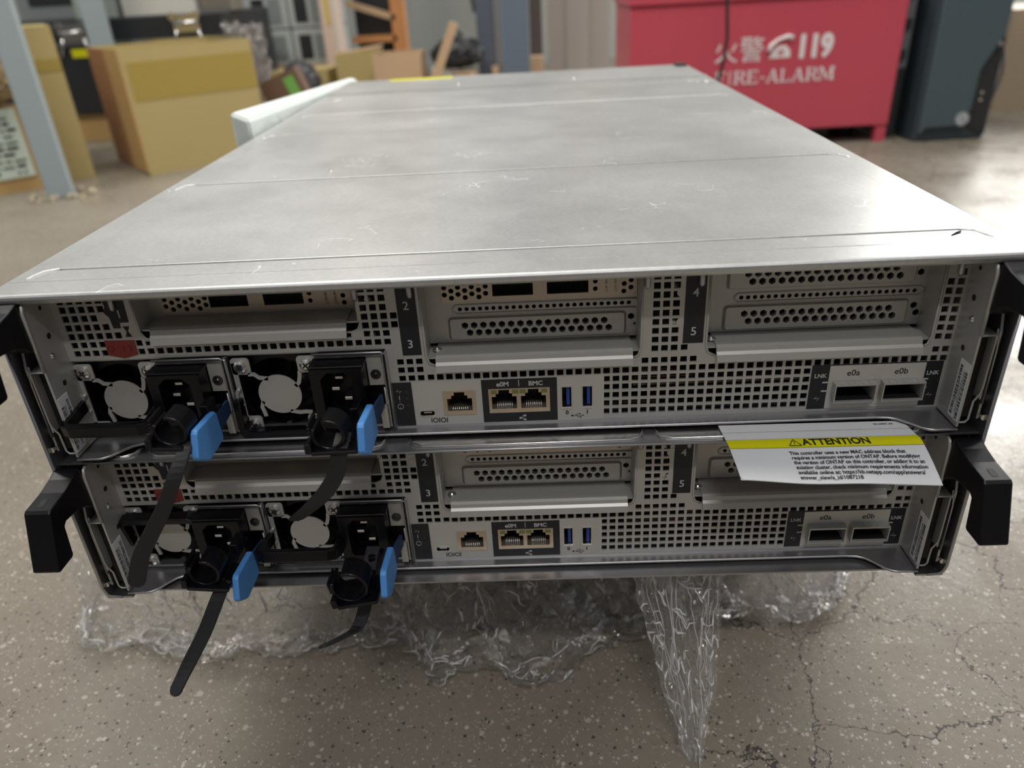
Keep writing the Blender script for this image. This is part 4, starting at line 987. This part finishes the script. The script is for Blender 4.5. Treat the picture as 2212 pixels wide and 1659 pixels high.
B(0, .36, .4, .8, 0, .62).build('case_body', GREYC, r); B(.05, .31, .395, .4, .42, .56).build('dark_panel', CASE, r); B(.02, .3, .39, .4, .30, .36).build('brown_panel', WOOD, r)
r = rooted('white_carton', (-1.30, 2.42, FZ + .3755), 0, 'white carton with a yellow mark on the black flight case', 'box')
B(0, .24, 0, .2, 0, .2).build('box_body', OFFW, r); B(.10, .125, -.002, 0, .05, .11).build('yellow_mark', YEL, r)
r = rooted('plastic_tub', (-1.46, 2.42, FZ + .3755), 0, 'grey-green plastic tub beside the white carton', 'tub')
B(0, .14, 0, .16, 0, .12).build('tub_body', mat('grey_green_plastic', (0.33, 0.37, 0.33), 0, .35), r)
r = rooted('silver_module', (-1.05, 2.44, FZ + .3755), 0, 'small silver module at the right end of the flight case', 'module')
B(0, .1, 0, .12, 0, .09).build('module_body', BRIGHT, r)
# white tube and wrapped server stack
tag(B(-1.185, -1.165, 3.06, 3.08, FZ, 1.6).build('white_tube', mat('white_plastic', (0.75, 0.70, 0.64), 0, .5)), 'thin white upright tube between flight case and grey stack', 'tube')
for j in range(3):
    for i in range(2):
        r = rooted('grey_crate', (-1.10 + i * .17, 3.02, FZ + .155 + j * .135), 0, ['bottom', 'middle', 'top'][j] + (' left' if i == 0 else ' right') + ' grey crate in the stacked pair columns', 'crate', 'stacked grey crates')
        mb = B(0, .165, 0, .3, 0, .13); mb.build('crate_body', mat('pale_grey_plastic', (0.40, 0.43, 0.42), 0, .4), r, bevel=.003)
        B(.025, .075, -.003, .0, .02, .11).build('dark_window', CASE, r); B(.09, .14, -.003, .0, .02, .11).build('dark_window', GREYC, r)
r = rooted('pallet_plinth', (-1.14, 3.0, FZ), 0, 'pale carton plinth beneath the grey crates', 'plinth'); B(0, .48, 0, .34, 0, .153).build('plinth_body', PALE, r)
r = rooted('clear_bag', (-.93, 2.30, FZ), 0, 'clear plastic bag draped right of the large open carton', 'bag')
mb = MB(k=1); mb.quads(lambda u, v: tuple(Vector((.0 + .12 * u, .0, .02 + .32 * v)) + crumple((u, v, .3), .03, 9)), 30, 40, False); mb.build('bag_film', film_mat('hazy_film', (0.85, 0.80, 0.78), 0.12, 0.25, 0.2), r)
r = rooted('striped_carton', (-.775, 2.9, FZ), 0, 'tall narrow white carton with a yellow stripe right of grey crates', 'box')
B(0, .06, 0, .1, .14, 1.2).build('box_body', mat('peach_board', (0.62, 0.48, 0.40), 0, .6), r); B(.02, .035, -.002, 0, .3, .9).build('yellow_stripe', mat('ochre_tape', (0.6, 0.45, 0.08), 0, .5), r); B(.05, .06, -.004, 0, .14, 1.2).build('white_edge', OFFW, r)
# timber rack
r = rooted('timber_rack', (-.77, 3.40, FZ), 0, 'dark timber rack with an orange upright beyond the cardboard heap', 'rack')
B(.0, .2, .12, .14, 0, 1.1).build('rack_back', CASE, r); B(.0, .2, .0, .12, .20, .225).build('shelf', WOOD, r)
mb = MB(k=1); mb.obox((.09, .03, .33), (.93, 0, -.3), (0, 1, 0), (.3, 0, .93), .12, .03, .012); mb.build('brace', PALE, r)
B(.185, .245, 0, .06, 0, 1.3).build('upright', WOOD, r)
# cardboard heap
for i, (x, y, z, rz, wx, dy, h, mt, lb, op_) in enumerate((
    (-.93, 2.64, FZ, -6, .22, .18, .165, CARD2, 'flat brown carton lying just right of the large open carton', False),
    (-.66, 2.55, FZ, 8, .16, .2, .215, CARD2, 'brown carton with pale open flaps in the cardboard heap', True),
    (-.50, 2.40, FZ, -2, .155, .14, .22, PALE, 'pale open carton in the middle of the cardboard heap', True),
    (-.32, 2.50, FZ, 5, .075, .1, .155, OFFW, 'small cream carton under the black bag', False),
    (-.235, 2.46, FZ, -8, .06, .1, .145, PALE, 'small peach carton beside the dark slate column', False),
    (.026, 2.66, FZ, 0, .045, .08, .165, PALE, 'peach carton between the slate column and the beige screen', False),
    (-.112, 2.56, FZ, 0, .022, .03, .150, PALE, 'narrow peach carton at the foot of the silver strip', False))):
    carton('small_carton', (x, y, z), math.radians(rz), wx, dy, h, mt, lb, open_=op_, group='cartons in the background heap')
mb = MB(k=1); mb.obox((-.285, 2.38, .03), (.9, 0, -.42), (0, 1, 0), (.42, 0, .9), .014, .008, .16); tag(mb.build('wooden_plank', PALE), 'short pale plank leaning in the cardboard heap', 'plank')
mb = MB(k=1); mb.obox((-.58, 2.62, .094), (.99, 0, .12), (0, 1, 0), (-.12, 0, .99), .075, .05, .003); tag(mb.build('cardboard_flap', PALE), 'loose pale cardboard sheet on top of the heap', 'cardboard')
mb = MB(k=1); mb.quads(lambda u, v: tuple(Vector((.09 * math.cos(2 * PI * u) * math.sin(PI * v), .05 * math.sin(2 * PI * u) * math.sin(PI * v), .04 - .045 * math.cos(PI * v))) + crumple((u * 2, v * 2, .7), .02, 4)), 40, 20, False)
mb.tube([(-.02, 0, .06), (-.01, 0, .12), (.02, 0, .09)], .006, 6)
tag(mb.build('black_bag', CASE, loc=(-.225, 2.52, FZ + .166)), 'crumpled black bag on small cartons beside the slate column', 'bag')
mb = MB(k=1); mb.quads(lambda u, v: tuple(Vector((.06 * math.cos(2 * PI * u) * math.sin(PI * v), .05 * math.sin(2 * PI * u) * math.sin(PI * v), .06 - .06 * math.cos(PI * v))) + crumple((u * 2, v * 2, 1.7), .015, 4)), 40, 20, False)
tag(mb.build('black_pouch', CASE, loc=(-.705, 2.25, FZ + .106)), 'black pouch beside the carton with a green sticker', 'pouch')
tag(B(-.78, -.62, 2.2, 2.34, FZ, FZ + .10).build('packing_crate', CASE), 'dark low crate under the black pouch', 'crate')
r = rooted('stickered_carton', (-.665, 2.05, FZ), math.radians(0), 'dark brown carton with a green sticker', 'box')
mb = MB(k=1); mb.obox((-.03, 0, .155), (.93, 0, .36), (0, 1, 0), (-.36, 0, .93), .06, .03, .055); mb.build('box_body', mat('dark_brown_card', (0.14, 0.08, 0.05), 0, .6), r)
mb = MB(k=1); mb.obox((-.002, -.031, .167), (.93, 0, .36), (0, 1, 0), (-.36, 0, .93), .016, .001, .038); mb.build('green_sticker', mat('green_sticker', (0.16, 0.38, 0.08), 0, .5), r)
B(-.06, .0, -.02, .02, 0, .13).build('box_foot', mat('dark_brown_card', (0.14, 0.08, 0.05)), r)

# slate column made of two boxes with a silver strip
r = rooted('slate_column', (-.1596, 2.6, FZ), 0, 'dark slate double column with a silver strip in the middle', 'column')
B(0, .058, 0, .1, 0, 2.4).build('left_shaft', POSTD, r); B(.062, .080, .01, .06, 0, 2.4).build('silver_strip', mat('brushed_strip', (0.32, 0.32, 0.34), .6, .4), r); B(.092 - .006, .182, -.02, .1, 0, 2.4).build('right_shaft', mat('blue_slate_paint', (0.13, 0.17, 0.22), 0, .45), r)
tag(B(.026, .072, 2.76, 2.8, FZ, 2.2).build('dark_board', mat('umber_board', (0.10, 0.085, 0.075), 0, .6)), 'narrow dark board right of the slate column', 'board')
mb = MB(k=1); mb.tube([(-.35, 3.9, .9), (-.29, 3.9, .45), (-.24, 3.9, .15)], .012, 6); tag(mb.build('grey_hose', POSTD), 'dark hose hanging down the grey wall left of slate column', 'hose')

# white foam sheet standing along the chassis
def foam():
    mb = MB(k=1)
    P = [(-.2455, .384, .1965), (-.228, .380, .190), (-.2285, .85, .1715), (-.2425, .86, .1735)]
    b = [(p[0], p[1], FZ) for p in P]
    mb.add(P + b, [(0, 1, 2, 3), (7, 6, 5, 4), (0, 4, 5, 1), (1, 5, 6, 2), (2, 6, 7, 3), (3, 7, 4, 0)])
    return mb
fo = foam().build('foam_slab', mat('white_foam', (0.70, 0.76, 0.72), 0, .7, bump=(60, .6, .004)), bevel=.003)
tag(fo, 'long white foam slab standing on edge along the left side of the server', 'foam')

# red fire chest
rc = rooted('fire_chest', (.267, 1.713, FZ), 0, 'red fire equipment chest with white 119 FIRE-ALARM lettering', 'chest')
REDP = mat('red_enamel', (0.55, 0.075, 0.11), 0, 0.30, vary=(3, .08))  # glare over the chest put into the colour as a paler, pinker red
B(0, .660, 0, .33, .041, .343).build('chest_body', REDP, rc, bevel=.003)
mb = B(-.006, .666, -.007, .335, .343, .372); mb.build('chest_lid', REDP, rc, bevel=.004)
for x, y in ((.002, .004), (.632, .004), (.002, .30), (.632, .30)): B(x, x + .026, y, y + .026, 0, .041).build('leg', REDP, rc)
mb = MB(k=1); WY = -.0012
for t, x, s_ in (('火', .235, .060), ('警', .297, .062)): mb.text(t, s_, (x, WY, .2125), bold=.0)
mb.text('119', .070, (.4485, WY, .213), bold=.05, width=.080)
# telephone pictogram: handset lying over a round body
def disc(cx_, cz_, rx, rz, n=24): return [(cx_ + rx * math.cos(2 * PI * k / n), cz_ + rz * math.sin(2 * PI * k / n)) for k in range(n)]
px_, pz_ = .366, .2125
body = [(px_ - .026, pz_), (px_ + .026, pz_ + .001), (px_ + .024, pz_ + .017), (px_ + .012, pz_ + .029), (px_ - .006, pz_ + .028), (px_ - .018, pz_ + .017)]
mbp = MB(k=1); mbp.plate([(a, b) for a, b in body], [disc(px_ + .002, pz_ + .012, .0075, .0075)], WY, .001); mb.add(mbp.v, mbp.f)
mb.add([(a, WY, b) for a, b in disc(px_ + .002, pz_ + .012, .0032, .0032)], [tuple(range(24))])
mb.tube([(px_ - .027, WY, pz_ + .016), (px_ - .023, WY, pz_ + .030), (px_ - .006, WY, pz_ + .042), (px_ + .014, WY, pz_ + .048), (px_ + .027, WY, pz_ + .044)], [.0075, .0055, .0042, .0055, .0075], 8, sz=1.0)
# serif capitals drawn stroke by stroke
def serif(ch, x, z, w_, h):
    T = w_ * .17; t = w_ * .075; q_ = []
    def V(x0, wd=T, serifs=(1, 1)):
        q_.append([(x0, 0), (x0 + wd, 0), (x0 + wd, h), (x0, h)])
        if serifs[0]: q_.append([(x0 - T * .5, 0), (x0 + wd + T * .5, 0), (x0 + wd + T * .5, t), (x0 - T * .5, t)])
        if serifs[1]: q_.append([(x0 - T * .5, h - t), (x0 + wd + T * .5, h - t), (x0 + wd + T * .5, h), (x0 - T * .5, h)])
    def R(x0, x1, z0, z1): q_.append([(x0, z0), (x1, z0), (x1, z1), (x0, z1)])
    def Dg(x0, z0, x1, z1, wd): q_.append([(x0, z0), (x0 + wd, z0), (x1 + wd, z1), (x1, z1)])
    if ch in 'FE':
        V(w_ * .12); R(w_ * .2, w_ * .86, h - t * 1.3, h); R(w_ * .78, w_ * .86, h * .76, h); R(w_ * .2, w_ * .66, h * .48, h * .48 + t); R(w_ * .6, w_ * .66, h * .38, h * .62)
        if ch == 'E': R(w_ * .2, w_ * .88, 0, t * 1.3); R(w_ * .8, w_ * .88, 0, h * .25)
    elif ch == 'I': V(w_ * .38)
    elif ch == 'L': V(w_ * .12); R(w_ * .2, w_ * .86, 0, t * 1.3); R(w_ * .78, w_ * .86, 0, h * .27)
    elif ch == '-': R(w_ * .15, w_ * .85, h * .36, h * .46)
    elif ch == 'A': Dg(w_ * .08, 0, w_ * .42, h, t * 1.2); Dg(w_ * .66, 0, w_ * .40, h, T); R(w_ * .25, w_ * .7, h * .3, h * .3 + t); R(0, w_ * .26, 0, t); R(w_ * .6, w_ * 1.0, 0, t)
    elif ch == 'R':
        V(w_ * .12); R(w_ * .2, w_ * .62, h - t, h); R(w_ * .2, w_ * .62, h * .48, h * .48 + t); R(w_ * .62, w_ * .62 + T, h * .53, h - t * .6); Dg(w_ * .72, 0, w_ * .42, h * .5, T); R(w_ * .68, w_ * 1.02, 0, t)
    elif ch == 'M': V(w_ * .06, t * 1.1); V(w_ * .76, T); Dg(w_ * .44, h * .1, w_ * .08, h, T * .9); Dg(w_ * .44, h * .1, w_ * .78, h, t)
    for i, p in enumerate(q_): mb.add([(x + a, WY - .0001 * i, z + b) for a, b in p], [(0, 1, 2, 3)])
X = .211
for ch_, w_ in (('F', .030), ('I', .018), ('R', .034), ('E', .031), ('-', .019), ('A', .035), ('L', .030), ('A', .035), ('R', .034), ('M', .038)):
    serif(ch_, X, .157, w_, .031); X += w_ * .96
mb.build('lettering', mat('white_paint', (0.80, 0.74, 0.74), 0, .5), rc)
mb = MB(k=1); mb.tube([(.462, 1.62, .55), (.468, 1.60, .221), (.4745, 1.60, .145), (.472, 1.60, .10), (.463, 1.61, .05), (.45, 1.63, -.04), (.44, 1.64, FZ + .005)], .0042, 8)
tag(mb.build('black_cord', CASE), 'black cord hanging in front of the red fire chest', 'cord')
mb = MB(k=1); rr = random.Random(2)
for k in range(9): mb.obox((rr.uniform(.70, .88), rr.uniform(1.74, 1.90), FZ + .012), (math.cos(k), math.sin(k), 0), (-math.sin(k), math.cos(k), 0), (0, 0, 1), rr.uniform(.01, .035), rr.uniform(.006, .015), .011)
mb.build('x', CASE); o = COL.objects['x']; o.name = 'floor_rubbish'; o['kind'] = 'stuff'; tag(o, 'dark scraps on the floor under the red chest', 'rubbish')

# black tower computer
tw = rooted('tower_computer', (.985, 1.69, FZ), math.radians(2), 'black tower computer standing right of the red fire chest', 'computer')
TW = mat('blue_black_enamel', (0.035, 0.05, 0.06), 0, .38)
mb = MB(k=1); mb.box(.0, .178, 0, .42, .0, .46); mb.build('tower_body', TW, tw, bevel=.004)
mb = MB(k=1)   # front bezel with the cut-away lower right corner
pf = [(.006, .018), (.022, .034), (.110, .036), (.126, .075), (.128, .165), (.158, .222), (.170, .24), (.172, .46), (.006, .46)]
mb.prism(pf, 'y', -.012, 0); mb.build('front_bezel', mat('blue_slate_bezel', (0.07, 0.10, 0.115), 0, .35), tw, bevel=.002)
mb = MB(k=1); mb.prism([(.130, .03), (.176, .01), (.176, .235), (.160, .222), (.130, .165)], 'y', -.004, 0); rg = mb.build('port_recess', CASE, tw)
mb = MB(k=1); mb.cyl((.146, -.005, .095), (0, -1, 0), .004, .003, 10); mb.cyl((.146, -.005, .112), (0, -1, 0), .004, .003, 10); mb.build('headphone_socket', CHROME, rg)
mb = MB(k=1); mb.cyl((.160, -.013, .222), (0, -1, 0), .006, .003, 12); mb.build('power_button', CHROME, tw)
mb = MB(k=1); mb.cyl((.108, -.0122, .052), (0, -1, 0), .0165, .002, 28); lg = mb.build('round_badge', mat('silver_badge', (0.62, 0.66, 0.70), .3, .35), tw)
mb = MB(k=1); mb.obox((.104, -.0148, .052), (.95, 0, .3), (0, 1, 0), (-.2, 0, 1), .0012, .0004, .009); mb.obox((.113, -.0148, .050), (.95, 0, .3), (0, 1, 0), (-.2, 0, 1), .0012, .0004, .009); mb.tube([(.108 + .0145 * math.cos(k * PI / 10), -.0145, .052 + .0145 * math.sin(k * PI / 10)) for k in range(20)], .0008, 5, True); mb.build('badge_mark', POSTD, lg)
dv = rooted('electronics_unit', (.951, 1.76, FZ), 0, 'grey bare electronics unit between red chest and tower computer', 'electronics')
B(-.014, .014, .0, .25, .0, .17).build('black_base', CASE, dv); mb = B(-.014, .015, .0, .25, .1701, .6); bd = mb.build('unit_body', mat('dull_grey_metal', (0.17, 0.18, 0.20), .4, .5), dv)
for x, z in ((.0, .19), (.002, .26), (-.003, .33), (.0, .38)): B(x - .007, x + .007, -.006, 0, z, z + .022).build('dark_socket', CASE, bd)
# carton and cable at far right
rb = carton('wide_carton', (1.385, 2.07, FZ), math.radians(-8), .5, .3, .27, mat('tan_board', (0.36, 0.28, 0.19), 0, .65), 'wide tan carton right of the tower computer', open_=False)
mb = MB(k=1); mb.tube([(1.19, 1.80, .16), (1.205, 1.79, .10), (1.222, 1.79, .05), (1.228, 1.79, .01), (1.222, 1.79, -.03), (1.208, 1.79, -.07), (1.195, 1.80, FZ + .004)], .0035, 8)
tag(mb.build('looped_cable', POSTD), 'grey cable looping down behind the tower computer', 'cable')
tag(B(1.50, 1.56, 2.10, 2.16, FZ + .2705, .30).build('x2', OFFW), 'small white block standing on the wide tan carton', 'block'); COL.objects['x2'].name = 'white_block'
